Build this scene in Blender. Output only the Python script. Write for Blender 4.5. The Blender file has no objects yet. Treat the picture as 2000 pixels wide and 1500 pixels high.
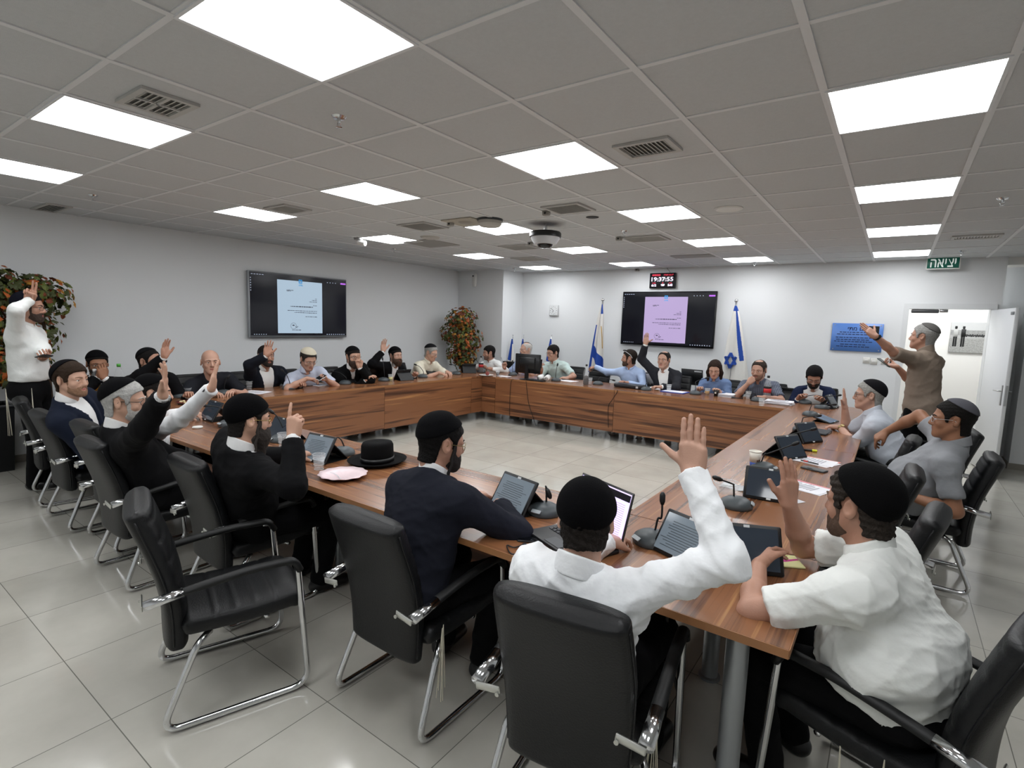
import bpy, math, random
import numpy as np
from mathutils import Vector, Matrix, Euler

rng = random.Random(7)
SC = bpy.context.scene
COL = SC.collection
PI = math.pi
A = lambda *v: np.array(v[0] if len(v) == 1 else v, float)
def nrm(v):
    v = A(v); return v / (np.linalg.norm(v) + 1e-12)

# ------------------------------------------------------------------ camera
CAM_H, FPX = 1.667, 1036.6
YAW, PITCH, ROLL = -.6209, -.1155, .0325
def cam_axes():
    cy, sy, cp, sp = math.cos(YAW), math.sin(YAW), math.cos(PITCH), math.sin(PITCH)
    fw = A(sy*cp, cy*cp, sp); r = A(cy, -sy, 0); u = np.cross(r, fw)
    return math.cos(ROLL)*r + math.sin(ROLL)*u, -math.sin(ROLL)*r + math.cos(ROLL)*u, fw
CR, CU, CF = cam_axes()
cd = bpy.data.cameras.new('camera'); cam = bpy.data.objects.new('camera', cd); COL.objects.link(cam)
cd.sensor_width = 36; cd.lens = FPX/2000*36; cd.clip_start = .05; cd.clip_end = 60
cam.matrix_world = Matrix(((CR[0], CU[0], -CF[0], 0), (CR[1], CU[1], -CF[1], 0), (CR[2], CU[2], -CF[2], CAM_H), (0, 0, 0, 1)))
SC.camera = cam
def ray(x, y): return (x-1000)/FPX*CR - (y-750)/FPX*CU + CF
def on_z(x, y, z):
    d = ray(x, y); return d*((z-CAM_H)/d[2]) + A(0, 0, CAM_H)
def on_y(x, y, Y):
    d = ray(x, y); return d*(Y/d[1]) + A(0, 0, CAM_H)
def on_x(x, y, X):
    d = ray(x, y); return d*(X/d[0]) + A(0, 0, CAM_H)
def T(x, y): return on_z(x, y, .75)            # a point on the table tops

# ------------------------------------------------------------------ materials
def lin(c):
    if isinstance(c, str): c = [int(c[i:i+2], 16)/255 for i in (0, 2, 4)]
    return tuple(x/12.92 if x <= .04045 else ((x+.055)/1.055)**2.4 for x in c[:3]) + (1.0,)
MATS = {}
def mat(name, col='808080', rough=.5, metal=0, var=0, vscale=8, bump=0, bscale=60, emit=None, es=1, trans=0, ior=1.45, alpha=1, coat=0, sheen=0, spec=.5):
    if name in MATS: return MATS[name]
    m = bpy.data.materials.new(name); m.use_nodes = True; MATS[name] = m
    nt = m.node_tree; b = nt.nodes['Principled BSDF']; L = nt.links.new
    c = lin(col); b.inputs['Base Color'].default_value = c; b.inputs['Roughness'].default_value = rough
    b.inputs['Metallic'].default_value = metal; b.inputs['IOR'].default_value = ior
    b.inputs['Transmission Weight'].default_value = trans; b.inputs['Alpha'].default_value = alpha
    b.inputs['Coat Weight'].default_value = coat; b.inputs['Sheen Weight'].default_value = sheen
    b.inputs['Specular IOR Level'].default_value = spec
    if emit:
        b.inputs['Emission Color'].default_value = lin(emit); b.inputs['Emission Strength'].default_value = es
    if var or bump:
        tc = nt.nodes.new('ShaderNodeTexCoord')
    if var:
        n = nt.nodes.new('ShaderNodeTexNoise'); n.inputs['Scale'].default_value = vscale; n.inputs['Detail'].default_value = 3
        mx = nt.nodes.new('ShaderNodeMix'); mx.data_type = 'RGBA'
        L(tc.outputs['Object'], n.inputs['Vector'])
        mx.inputs[6].default_value = tuple(max(0, x*(1-var)) for x in c[:3])+(1,); mx.inputs[7].default_value = tuple(min(1, x*(1+var)) for x in c[:3])+(1,)
        L(n.outputs['Fac'], mx.inputs[0]); L(mx.outputs[2], b.inputs['Base Color'])
    if bump:
        n = nt.nodes.new('ShaderNodeTexNoise'); n.inputs['Scale'].default_value = bscale; n.inputs['Detail'].default_value = 2
        bp = nt.nodes.new('ShaderNodeBump'); bp.inputs['Strength'].default_value = bump; bp.inputs['Distance'].default_value = .01
        L(tc.outputs['Object'], n.inputs['Vector']); L(n.outputs['Fac'], bp.inputs['Height']); L(bp.outputs['Normal'], b.inputs['Normal'])
    return m
def wood(name, dark, mid, light, along=(1, 0, 0), rough=.22, coat=.3):
    """straight zebrano-like grain running along one local axis"""
    m = bpy.data.materials.new(name); m.use_nodes = True; MATS[name] = m
    nt = m.node_tree; b = nt.nodes['Principled BSDF']; L = nt.links.new; N = nt.nodes.new
    tc = N('ShaderNodeTexCoord'); oi = N('ShaderNodeObjectInfo'); ad = N('ShaderNodeVectorMath'); ad.operation = 'ADD'
    L(tc.outputs['Object'], ad.inputs[0]); sc = N('ShaderNodeVectorMath'); sc.operation = 'SCALE'; sc.inputs['Scale'].default_value = 7.0; cb = N('ShaderNodeCombineXYZ')
    for k in range(3): L(oi.outputs['Random'], cb.inputs[k])
    L(cb.outputs[0], sc.inputs[0]); L(sc.outputs[0], ad.inputs[1])
    def noise(cross, lng, det, dist=.1):
        mp = N('ShaderNodeMapping'); s = [cross]*3; s[along.index(1)] = lng; mp.inputs['Scale'].default_value = s; L(ad.outputs[0], mp.inputs['Vector'])
        n = N('ShaderNodeTexNoise'); n.inputs['Scale'].default_value = 1; n.inputs['Detail'].default_value = det; n.inputs['Roughness'].default_value = .55; n.inputs['Distortion'].default_value = dist; L(mp.outputs[0], n.inputs['Vector']); return n.outputs['Fac']
    a, c, e = noise(11, .5, 3, .3), noise(38, .8, 3), noise(150, 2.5, 2)
    m1 = N('ShaderNodeMath'); m1.operation = 'MULTIPLY_ADD'; m1.inputs[1].default_value = .75; L(c, m1.inputs[0]); L(a, m1.inputs[2])
    m2 = N('ShaderNodeMath'); m2.operation = 'MULTIPLY_ADD'; m2.inputs[1].default_value = .25; L(e, m2.inputs[0]); L(m1.outputs[0], m2.inputs[2])
    r = N('ShaderNodeValToRGB'); el = r.color_ramp.elements
    el[0].position = .74; el[0].color = lin(dark); el[1].position = 1.0; el[1].color = lin(mid); k = el.new(.9); k.color = lin(mid)
    sub = N('ShaderNodeMath'); sub.operation = 'SUBTRACT'; sub.inputs[1].default_value = .08; L(m2.outputs[0], sub.inputs[0]); L(sub.outputs[0], r.inputs['Fac'])
    r2 = N('ShaderNodeMapRange'); r2.inputs['From Min'].default_value = .60; r2.inputs['From Max'].default_value = .74; L(c, r2.inputs['Value'])
    mx = N('ShaderNodeMix'); mx.data_type = 'RGBA'; L(r2.outputs[0], mx.inputs[0]); L(r.outputs['Color'], mx.inputs[6]); mx.inputs[7].default_value = lin(light); L(mx.outputs[2], b.inputs['Base Color'])
    b.inputs['Roughness'].default_value = rough; b.inputs['Coat Weight'].default_value = coat; b.inputs['Coat Roughness'].default_value = .12
    return m

# ------------------------------------------------------------------ mesh helpers
def link(name, me, mats, parent=None, loc=None):
    o = bpy.data.objects.new(name, me); COL.objects.link(o)
    for m in (mats if isinstance(mats, (list, tuple)) else [mats]): me.materials.append(m)
    if parent is not None: o.parent = parent
    if loc is not None: o.location = loc
    return o
def raw(name, V, F, mats, parent=None, smooth=True, mi=None, loc=None):
    me = bpy.data.meshes.new(name); V = np.asarray(V, np.float32)
    if isinstance(F, np.ndarray):
        n, k = F.shape; me.vertices.add(len(V)); me.vertices.foreach_set('co', V.ravel())
        me.loops.add(n*k); me.loops.foreach_set('vertex_index', F.astype(np.int32).ravel())
        me.polygons.add(n); me.polygons.foreach_set('loop_start', np.arange(0, n*k, k, dtype=np.int32))
        me.update(calc_edges=True)
    else:
        me.from_pydata(V.tolist(), [], F)
    if mi is not None: me.polygons.foreach_set('material_index', np.asarray(mi, np.int32))
    me.polygons.foreach_set('use_smooth', np.full(len(me.polygons), bool(smooth)))
    me.validate(); me.update()
    if smooth == 'auto':
        me.polygons.foreach_set('use_smooth', np.full(len(me.polygons), True)); me.set_sharp_from_angle(angle=.7)
    return link(name, me, mats, parent, loc)
def rotm(ax, deg):
    return np.array(Matrix.Rotation(math.radians(deg), 3, ax))
class MB:
    def __init__(s): s.v = []; s.f = []; s.m = []; s.n = 0; s.cur = 0
    def add(s, V, F):
        V = np.asarray(V, float); s.v.append(V); s.f += [tuple(i+s.n for i in f) for f in F]; s.m += [s.cur]*len(F); s.n += len(V); return s
    def mat(s, i): s.cur = i; return s
    def box(s, c, d, R=None, bev=0):
        c = A(c); h = A(d)/2
        if bev:
            b = min(bev, *(h*.98)); V = []; 
            for z, i in ((-h[2], 1), (-h[2]+b, 0), (h[2]-b, 0), (h[2], 1)):
                x, y = h[0]-i*b*.7, h[1]-i*b*.7
                V += [(-x+b, -y, z), (x-b, -y, z), (x, -y+b, z), (x, y-b, z), (x-b, y, z), (-x+b, y, z), (-x, y-b, z), (-x, -y+b, z)]
            F = [tuple(range(7, -1, -1)), tuple(range(24, 32))]
            for k in range(3):
                for j in range(8): F.append((k*8+j, k*8+(j+1) % 8, k*8+8+(j+1) % 8, k*8+8+j))
        else:
            V = [(x, y, z) for z in (-h[2], h[2]) for x, y in ((-h[0], -h[1]), (h[0], -h[1]), (h[0], h[1]), (-h[0], h[1]))]
            F = [(3, 2, 1, 0), (4, 5, 6, 7), (0, 1, 5, 4), (1, 2, 6, 5), (2, 3, 7, 6), (3, 0, 4, 7)]
        V = A(V)
        if R is not None: V = V @ A(R).T
        return s.add(V+c, F)
    def tube(s, P, r, n=8, cap=True, closed=False, flat=1):
        P = A(P); N = len(P); rr = np.broadcast_to(A(r), (N,)); Tn = np.gradient(P, axis=0) if not closed else (np.roll(P, -1, 0)-np.roll(P, 1, 0))
        Tn /= np.linalg.norm(Tn, axis=1)[:, None]+1e-12
        up = A(0, 0, 1) if abs(Tn[0][2]) < .9 else A(0, 1, 0)
        x = nrm(np.cross(up, Tn[0])); V = []
        for i in range(N):
            x = nrm(x-Tn[i]*(x@Tn[i])); y = np.cross(Tn[i], x)
            for j in range(n):
                a = 2*PI*j/n; V.append(P[i]+rr[i]*(math.cos(a)*x+flat*math.sin(a)*y))
        F = []
        for i in range(N if closed else N-1):
            k = (i+1) % N
            for j in range(n): F.append((i*n+j, i*n+(j+1) % n, k*n+(j+1) % n, k*n+j))
        if cap and not closed: F += [tuple(range(n-1, -1, -1)), tuple(range((N-1)*n, N*n))]
        return s.add(V, F)
    def lathe(s, prof, c=(0, 0, 0), n=24, R=None, sx=1, sy=1, fn=None):
        V = []; F = []; m = len(prof)
        for i, (r, z) in enumerate(prof):
            for j in range(n):
                a = 2*PI*j/n; q = r*(fn(a) if fn else 1); V.append((q*math.cos(a)*sx, q*math.sin(a)*sy, z))
        for i in range(m-1):
            for j in range(n): F.append((i*n+j, i*n+(j+1) % n, (i+1)*n+(j+1) % n, (i+1)*n+j))
        if prof[0][0] > 1e-5: F.append(tuple(range(n-1, -1, -1)))
        if prof[-1][0] > 1e-5: F.append(tuple(range((m-1)*n, m*n)))
        V = A(V)
        if R is not None: V = V @ A(R).T
        return s.add(V+A(c), F)
    def grid(s, fn, nu, nv, thick=0):
        P = A([[fn(i/nu, j/nv) for j in range(nv+1)] for i in range(nu+1)]); w = nv+1; V = P.reshape(-1, 3)
        F = [(i*w+j, (i+1)*w+j, (i+1)*w+j+1, i*w+j+1) for i in range(nu) for j in range(nv)]
        if thick:
            du = np.gradient(P, axis=0); dv = np.gradient(P, axis=1); nn = np.cross(du, dv); nn /= np.linalg.norm(nn, axis=2)[..., None]+1e-12
            V2 = (P-nn*thick).reshape(-1, 3); k = len(V)
            F += [tuple(x+k for x in reversed(f)) for f in F]
            b = [i*w for i in range(nu+1)]+[nu*w+j for j in range(1, nv+1)]+[i*w+nv for i in range(nu-1, -1, -1)]+[j for j in range(nv-1, 0, -1)]
            F += [(b[(i+1) % len(b)], b[i], b[i]+k, b[(i+1) % len(b)]+k) for i in range(len(b))]
            V = np.concatenate([V, V2])
        return s.add(V, F)
    def prism(s, pts, z0, z1, R=None, c=(0, 0, 0)):
        n = len(pts); V = A([(x, y, z0) for x, y in pts]+[(x, y, z1) for x, y in pts])
        F = [tuple(range(n-1, -1, -1)), tuple(range(n, 2*n))]+[(i, (i+1) % n, n+(i+1) % n, n+i) for i in range(n)]
        if R is not None: V = V @ A(R).T
        return s.add(V+A(c), F)
    def ball(s, c, r, n=12, R=None):
        r = np.broadcast_to(A(r), (3,)); V = [(0, 0, -1)]; m = n//2
        for i in range(1, m):
            t = PI*i/m-PI/2
            for j in range(n): V.append((math.cos(t)*math.cos(2*PI*j/n), math.cos(t)*math.sin(2*PI*j/n), math.sin(t)))
        V.append((0, 0, 1)); F = [(0, 1+(j+1) % n, 1+j) for j in range(n)]
        for i in range(m-2):
            for j in range(n): F.append((1+i*n+j, 1+i*n+(j+1) % n, 1+(i+1)*n+(j+1) % n, 1+(i+1)*n+j))
        k = 1+(m-2)*n; F += [(k+j, k+(j+1) % n, len(V)-1) for j in range(n)]
        V = A(V)*r
        if R is not None: V = V @ A(R).T
        return s.add(V+A(c), F)
    def build(s, name, mats, parent=None, smooth='auto', loc=None):
        return raw(name, np.concatenate(s.v), s.f, mats, parent, smooth, s.m if isinstance(mats, (list, tuple)) else None, loc)
def fillet(P, r, n=5):
    P = [A(p) for p in P]; out = [P[0]]
    for a, b, c in zip(P, P[1:], P[2:]):
        d1, d2 = nrm(a-b), nrm(c-b); k = min(r, np.linalg.norm(a-b)*.45, np.linalg.norm(c-b)*.45)
        for i in range(n+1):
            t = i/n; out.append((1-t)**2*(b+d1*k)+2*t*(1-t)*b+t*t*(b+d2*k))
    return out+[P[-1]]
def curve_pts(P, n=24):
    """Catmull-Rom through P"""
    P = [A(p) for p in P]; Q = [2*P[0]-P[1]]+P+[2*P[-1]-P[-2]]; out = []
    seg = len(P)-1; per = max(2, n//seg)
    for i in range(seg):
        p0, p1, p2, p3 = Q[i:i+4]
        for k in range(per):
            t = k/per; out.append(.5*(2*p1+(p2-p0)*t+(2*p0-5*p1+4*p2-p3)*t*t+(3*p1-p0-3*p2+p3)*t**3))
    return out+[P[-1]]

def spaced(mb, txt, size, c, wmax, gap=.10, bold=0, h=None):
    """one glyph after another from left to right, with an even gap"""
    G = []; x = 0
    for ch in txt:
        if ch == ' ': x += size*.34; continue
        V, F = text_mesh(ch, size, bold=bold)
        if not len(V): continue
        V[:, 0] += x-V[:, 0].min(); x = V[:, 0].max()+size*gap; G.append((V, F))
    lo = min(V[:, 1].min() for V, F in G); hi = max(V[:, 1].max() for V, F in G); k = wmax/(x-size*gap); kz = h/(hi-lo) if h else 1
    for V, F in G: mb.add(np.stack([(V[:, 0]-(x-size*gap)/2)*k+c[0], 0*V[:, 0]+c[1], (V[:, 1]-(lo+hi)/2)*kz+c[2]], 1), F)

# ------------------------------------------------------------------ things
def tag(o, label, cat, group=None):
    o['label'] = label; o['category'] = cat
    if group: o['group'] = group
    return o
def thing(name, label, cat, loc=(0, 0, 0), rz=0, group=None):
    o = bpy.data.objects.new(name, None); COL.objects.link(o); o.empty_display_size = .1
    o.location = tuple(float(v) for v in loc); o.rotation_euler = (0, 0, math.radians(rz)); return tag(o, label, cat, group)
def struct(mb, name, m, smooth=False):
    o = mb.build(name, m, None, smooth); o['kind'] = 'structure'; return o
KIDS = {}
def kids(o):
    return [c for c in o.children]
def dup(root, loc, rz, label, group=None, rot=None):
    r = root.copy(); COL.objects.link(r); r.location = tuple(float(v) for v in loc)
    r.rotation_euler = rot if rot is not None else (0, 0, math.radians(rz)); r['label'] = label
    if group: r['group'] = group
    for ch in kids(root):
        c = ch.copy(); COL.objects.link(c); c.parent = r
        for g in kids(ch):
            d = g.copy(); COL.objects.link(d); d.parent = c
    return r
HEB = None
def text_mesh(txt, size, heb=False, bold=0):
    """flat lettering as vertices/faces in the xz plane, centred"""
    cu = bpy.data.curves.new('lettering', 'FONT'); cu.body = txt; cu.size = size; cu.align_x = 'CENTER'; cu.align_y = 'CENTER'; cu.offset = bold; cu.resolution_u = 2
    o = bpy.data.objects.new('lettering', cu); COL.objects.link(o)
    dg = bpy.context.evaluated_depsgraph_get(); me = bpy.data.meshes.new_from_object(o.evaluated_get(dg))
    V = A([tuple(v.co) for v in me.vertices]) if len(me.vertices) else np.zeros((0, 3)); F = [tuple(p.vertices) for p in me.polygons]
    bpy.data.objects.remove(o); bpy.data.curves.remove(cu); bpy.data.meshes.remove(me)
    return V, F
def letter(mb, txt, size, c, right=(1, 0, 0), up=(0, 0, 1), bold=0, wmax=None):
    V, F = text_mesh(txt, size, bold=bold)
    if len(V):
        if wmax:
            w = np.ptp(V[:, 0]); V[:, 0] *= wmax/w
        V[:, 0] -= (V[:, 0].max()+V[:, 0].min())/2; V[:, 1] -= (V[:, 1].max()+V[:, 1].min())/2
        mb.add(V[:, :1]*A(right)+V[:, 1:2]*A(up)+A(c), F)
# ------------------------------------------------------------------ smooth solids: signed-distance primitives blended and meshed
class Solid:
    def __init__(s): s.ops = []
    def rc(s, a, b, r1, r2=None, k=.02, op='+'):
        a, b = A(a), A(b); r2 = r1 if r2 is None else r2; m = max(r1, r2); ba = b-a; L2 = ba@ba+1e-12
        def f(p):
            q = p-a; t = np.clip((q@ba)/L2, 0, 1); q = q-t[:, None]*ba
            return np.sqrt(np.einsum('ij,ij->i', q, q))-(r1+(r2-r1)*t)
        s.ops.append((f, np.minimum(a, b)-m, np.maximum(a, b)+m, k, op)); return s
    def el(s, c, r, R=None, k=.02, op='+'):
        c = A(c); r = A(r); R = np.eye(3) if R is None else A(R); m = max(r)
        def f(p):
            q = (p-c)@R; k0 = np.sqrt(np.einsum('ij,ij->i', q/r, q/r)); k1 = np.sqrt(np.einsum('ij,ij->i', q/r**2, q/r**2))+1e-9
            return k0*(k0-1)/k1
        s.ops.append((f, c-m, c+m, k, op)); return s
    def half(s, p0, n, k=.004):        # keep the side the normal points away from
        p0 = A(p0); n = nrm(n); s.ops.append((lambda p: (p-p0)@n, None, None, k, 'i')); return s
    def fn(s, f, k=.004, op='i', lo=None, hi=None): s.ops.append((f, lo, hi, k, op)); return s
    def cut_rc(s, a, b, r1, r2, cutp, cutn, k=.02):
        """tapered limb sleeve ended flat by a plane"""
        a, b = A(a), A(b); m = max(r1, r2); ba = b-a; L2 = ba@ba+1e-12; cp = A(cutp); cn = nrm(cutn)
        def f(p):
            q = p-a; t = np.clip((q@ba)/L2, 0, 1); q = q-t[:, None]*ba
            return np.maximum(np.sqrt(np.einsum('ij,ij->i', q, q))-(r1+(r2-r1)*t), (p-cp)@cn)
        s.ops.append((f, np.minimum(a, b)-m, np.maximum(a, b)+m, k, '+')); return s
    def val(s, p, sel=None, half=0):
        d = np.full(len(p), .5)
        for f, lo, hi, k, op in s.ops:
            if lo is not None:
                mg = .03+k+half; i = np.nonzero(((p > lo-mg) & (p < hi+mg)).all(1))[0]
                if not len(i): continue
                x = f(p[i]); y = d[i]
            else: i = slice(None); x = f(p); y = d
            if op == '-': x = -x
            if op == '+': h = np.maximum(k-np.abs(x-y), 0)/k; z = np.minimum(x, y)-h*h*k*.25
            else: h = np.maximum(k-np.abs(x-y), 0)/k; z = np.maximum(x, y)+h*h*k*.25
            d[i] = z
        return d
    def mesh(s, v):
        lo = np.min([o[1] for o in s.ops if o[4] == '+'], 0)-2.5*v; hi = np.max([o[2] for o in s.ops if o[4] == '+'], 0)+2.5*v
        B = 8; nb = np.ceil((hi-lo)/(v*B)).astype(int); n = nb*B+1
        ci = np.stack(np.meshgrid(*[np.arange(x) for x in nb], indexing='ij'), -1).reshape(-1, 3)
        cen = lo+(ci+.5)*v*B; dc = s.val(cen, half=v*B)
        D = np.ones(n, np.float32)
        neg = (dc < 0).reshape(nb)
        D[:-1, :-1, :-1][np.repeat(np.repeat(np.repeat(neg, B, 0), B, 1), B, 2)] = -1
        keep = ci[np.abs(dc) < v*B*1.5]
        g = np.stack(np.meshgrid(*[np.arange(B+1)]*3, indexing='ij'), -1).reshape(-1, 3)
        for c0 in range(0, len(keep), 600):
            idx = (keep[c0:c0+600, None, :]*B+g[None]).reshape(-1, 3)
            D[idx[:, 0], idx[:, 1], idx[:, 2]] = s.val(lo+idx*v)
        return nets(D, lo, v)
def nets(D, lo, v):
    n = D.shape; st = (n[1]*n[2], n[2], 1); Df = D.ravel(); S = D < 0
    acc = {}; E = []
    for a in range(3):
        s0 = [slice(None)]*3; s1 = [slice(None)]*3; s0[a] = slice(0, -1); s1[a] = slice(1, None)
        c = np.argwhere(S[tuple(s0)] != S[tuple(s1)]); b, d = (a+1) % 3, (a+2) % 3
        ok = (c[:, b] > 0) & (c[:, d] > 0) & (c[:, b] < n[b]-1) & (c[:, d] < n[d]-1); c = c[ok]
        p = c@A(st).astype(int); d0 = Df[p]; d1 = Df[p+st[a]]; t = d0/(d0-d1)
        X = c.astype(float); X[:, a] += t
        E.append((p, X, d0 < 0, (p, p-st[b], p-st[b]-st[d], p-st[d])))
    cells = np.concatenate([np.concatenate(e[3]) for e in E]); pts = np.concatenate([np.tile(e[1], (4, 1)) for e in E])
    u, inv = np.unique(cells, return_inverse=True); cnt = np.bincount(inv)
    V = np.stack([np.bincount(inv, pts[:, k])/cnt for k in range(3)], -1)*v+lo
    F = []; o = 0
    for p, X, neg, q in E:
        m = len(p); ids = inv[o:o+4*m].reshape(4, m).T; o += 4*m
        F.append(np.where(neg[:, None], ids, ids[:, ::-1]))
    return V, np.concatenate(F)
def vnormals(V, F):
    fn = np.cross(V[F[:, 2]]-V[F[:, 0]], V[F[:, 3]]-V[F[:, 1]]); N = np.zeros_like(V)
    for k in range(4):
        for a in range(3): N[:, a] += np.bincount(F[:, k], fn[:, a], len(V))
    return N/(np.linalg.norm(N, axis=1)[:, None]+1e-12)
def relax(V, F, it=1):
    for _ in range(it):
        S = np.zeros_like(V); c = np.zeros(len(V))
        for k in range(4):
            i, j = F[:, k], F[:, (k+1) % 4]
            for a in range(3): S[:, a] += np.bincount(i, V[j, a], len(V))+np.bincount(j, V[i, a], len(V))
            c += np.bincount(i, minlength=len(V))+np.bincount(j, minlength=len(V))
        V = .5*V+.5*S/np.maximum(c, 1)[:, None]
    return V
def folds(V, F, amp, seed=0, sc=26):
    """soft cloth creases"""
    r = np.random.RandomState(seed); N = vnormals(V, F); d = np.zeros(len(V))
    w = V+.035*np.sin(V[:, [1, 2, 0]]*r.uniform(9, 15, 3)+r.uniform(0, 6, 3))+.02*np.sin(V[:, [2, 0, 1]]*r.uniform(18, 26, 3)+r.uniform(0, 6, 3))
    for i in range(4):
        dr = nrm(r.normal(0, 1, 3)*A(.8, .8, 1.5)); d += (1-np.abs(np.sin(w@dr*sc*r.uniform(.7, 1.3)+r.uniform(0, 6))))**2*r.uniform(.5, 1)
    return V+N*((d-d.mean())*amp)[:, None]
# ------------------------------------------------------------------ people
def poly_sdf(P, poly):
    poly = A(poly); d = np.full(len(P), 1e9); inside = np.zeros(len(P), bool)
    for a, b in zip(poly, np.roll(poly, -1, 0)):
        e = b-a; w = P-a; t = np.clip((w@e)/(e@e+1e-12), 0, 1); q = w-t[:, None]*e; d = np.minimum(d, (q*q).sum(1))
        c = (a[1] > P[:, 1]) != (b[1] > P[:, 1]); xx = a[0]+(P[:, 1]-a[1])*e[0]/(e[1] if abs(e[1]) > 1e-9 else 1e-9)
        inside ^= c & (P[:, 0] < xx)
    return np.where(inside, -np.sqrt(d), np.sqrt(d))
POSES = {  # per finger (index..little): bend at the three joints in degrees; thumb path in hand coordinates; spread
    'open': ([(4, 6, 4)]*3+[(8, 8, 5)], [(.03, .03, .008), (.058, .062, .012), (.092, .082, .018)], 5),
    'flat': ([(0, 2, 2)]*4, [(.03, .03, .004), (.05, .066, .006), (.075, .100, .008)], .4),
    'wide': ([(2, 6, 4), (4, 8, 5), (10, 14, 8), (18, 18, 10)], [(.03, .03, .008), (.052, .07, .012), (.085, .098, .016)], 9),
    'relax': ([(22, 28, 16), (28, 32, 18), (32, 36, 18), (36, 38, 18)], [(.03, .03, .012), (.064, .048, .026), (.094, .050, .040)], 3),
    'fist': ([(72, 88, 55), (76, 92, 55), (78, 92, 55), (80, 92, 55)], [(.03, .03, .014), (.066, .036, .034), (.078, .008, .046)], 0),
    'point': ([(2, 5, 3), (72, 92, 55), (76, 92, 55), (78, 92, 55)], [(.03, .03, .014), (.066, .036, .034), (.080, .004, .046)], 0),
    'two': ([(2, 5, 3), (4, 6, 4), (70, 88, 50), (76, 92, 55)], [(.03, .03, .014), (.066, .036, .034), (.078, .004, .042)], 3),
    'grip': ([(40, 48, 30), (44, 50, 30), (46, 50, 30), (48, 50, 30)], [(.03, .03, .014), (.060, .056, .030), (.086, .052, .050)], 2),
    'droop': ([(30, 20, 12), (48, 30, 18), (55, 34, 20), (60, 36, 20)], [(.03, .03, .012), (.062, .046, .030), (.088, .040, .050)], 4),
}
def hand_prims(S, W, d, n, side, pose, z=1.0):
    d = nrm(d); n = A(n); n = nrm(n-d*(n@d)); s = np.cross(d, n)*(1 if side > 0 else -1)
    pt = lambda a, b, c: W+z*(d*a+s*b+n*c)
    bend, th, spr = POSES[pose]
    B = (.030, .010, -.011, -.030); base = (.088, .092, .088, .079); ln = (.074, .082, .076, .060)
    for b, bb in zip(B, base):
        S.rc(pt(.0, b*.55, 0), pt(bb-.006, b, -.001), .0165*z, .0132*z, k=.012)
    S.rc(pt(.018, .018, .008), pt(.055, .040, .012), .019*z, .013*z, k=.012)
    S.rc(pt(.018, -.022, .007), pt(.055, -.028, .006), .017*z, .012*z, k=.012)
    for i in range(4):
        p = A(base[i], B[i], 0); a = 0; sp = math.radians(spr*(1.4, .35, -.6, -1.6)[i]); r = .0093 if i < 3 else .0081
        for k, (f, bd) in enumerate(zip((.44, .31, .25), bend[i])):
            a += math.radians(bd); q = p+ln[i]*f*A(math.cos(a)*math.cos(sp), math.sin(sp)*(1 if a < 1 else .3), math.sin(a))
            S.rc(pt(*p), pt(*q), (r-.0007*k)*z, (r-.0007*(k+1))*z, k=.004); p = q
    S.rc(pt(*th[0]), pt(*th[1]), .014*z, .0115*z, k=.008).rc(pt(*th[1]), pt(*th[2]), .0112*z, .0092*z, k=.004)
    return s, n, d
HAIR_POLY = lambda f, b=-.092: [(.14, .2), (.098, f), (.066, f-.012), (.046, .03), (.040, -.012), (.024, -.018), (.020, .012), (-.006, .034), (-.032, .018), (-.034, -.04), (-.036, b), (-.2, b-.01), (-.2, .2)]
BEARD_POLY = [(.040, .006), (.030, -.004), (.028, -.03), (.034, -.06), (.012, -.1), (.02, -.16), (.16, -.16), (.16, -.040), (.094, -.041), (.070, -.050), (.052, -.034), (.048, -.006)]
SKINS = dict(a='bd9480', b='b0846f', c='96694f', d='c69c86', e='a37660')
def skin(c): return mat('skin_'+c, SKINS[c], .48, var=.10, vscale=14, bump=.08, bscale=220)
PEOPLE = []
def dk(c, f): return ''.join('%02x' % int(int(c[i:i+2], 16)*f) for i in (0, 2, 4))
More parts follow.
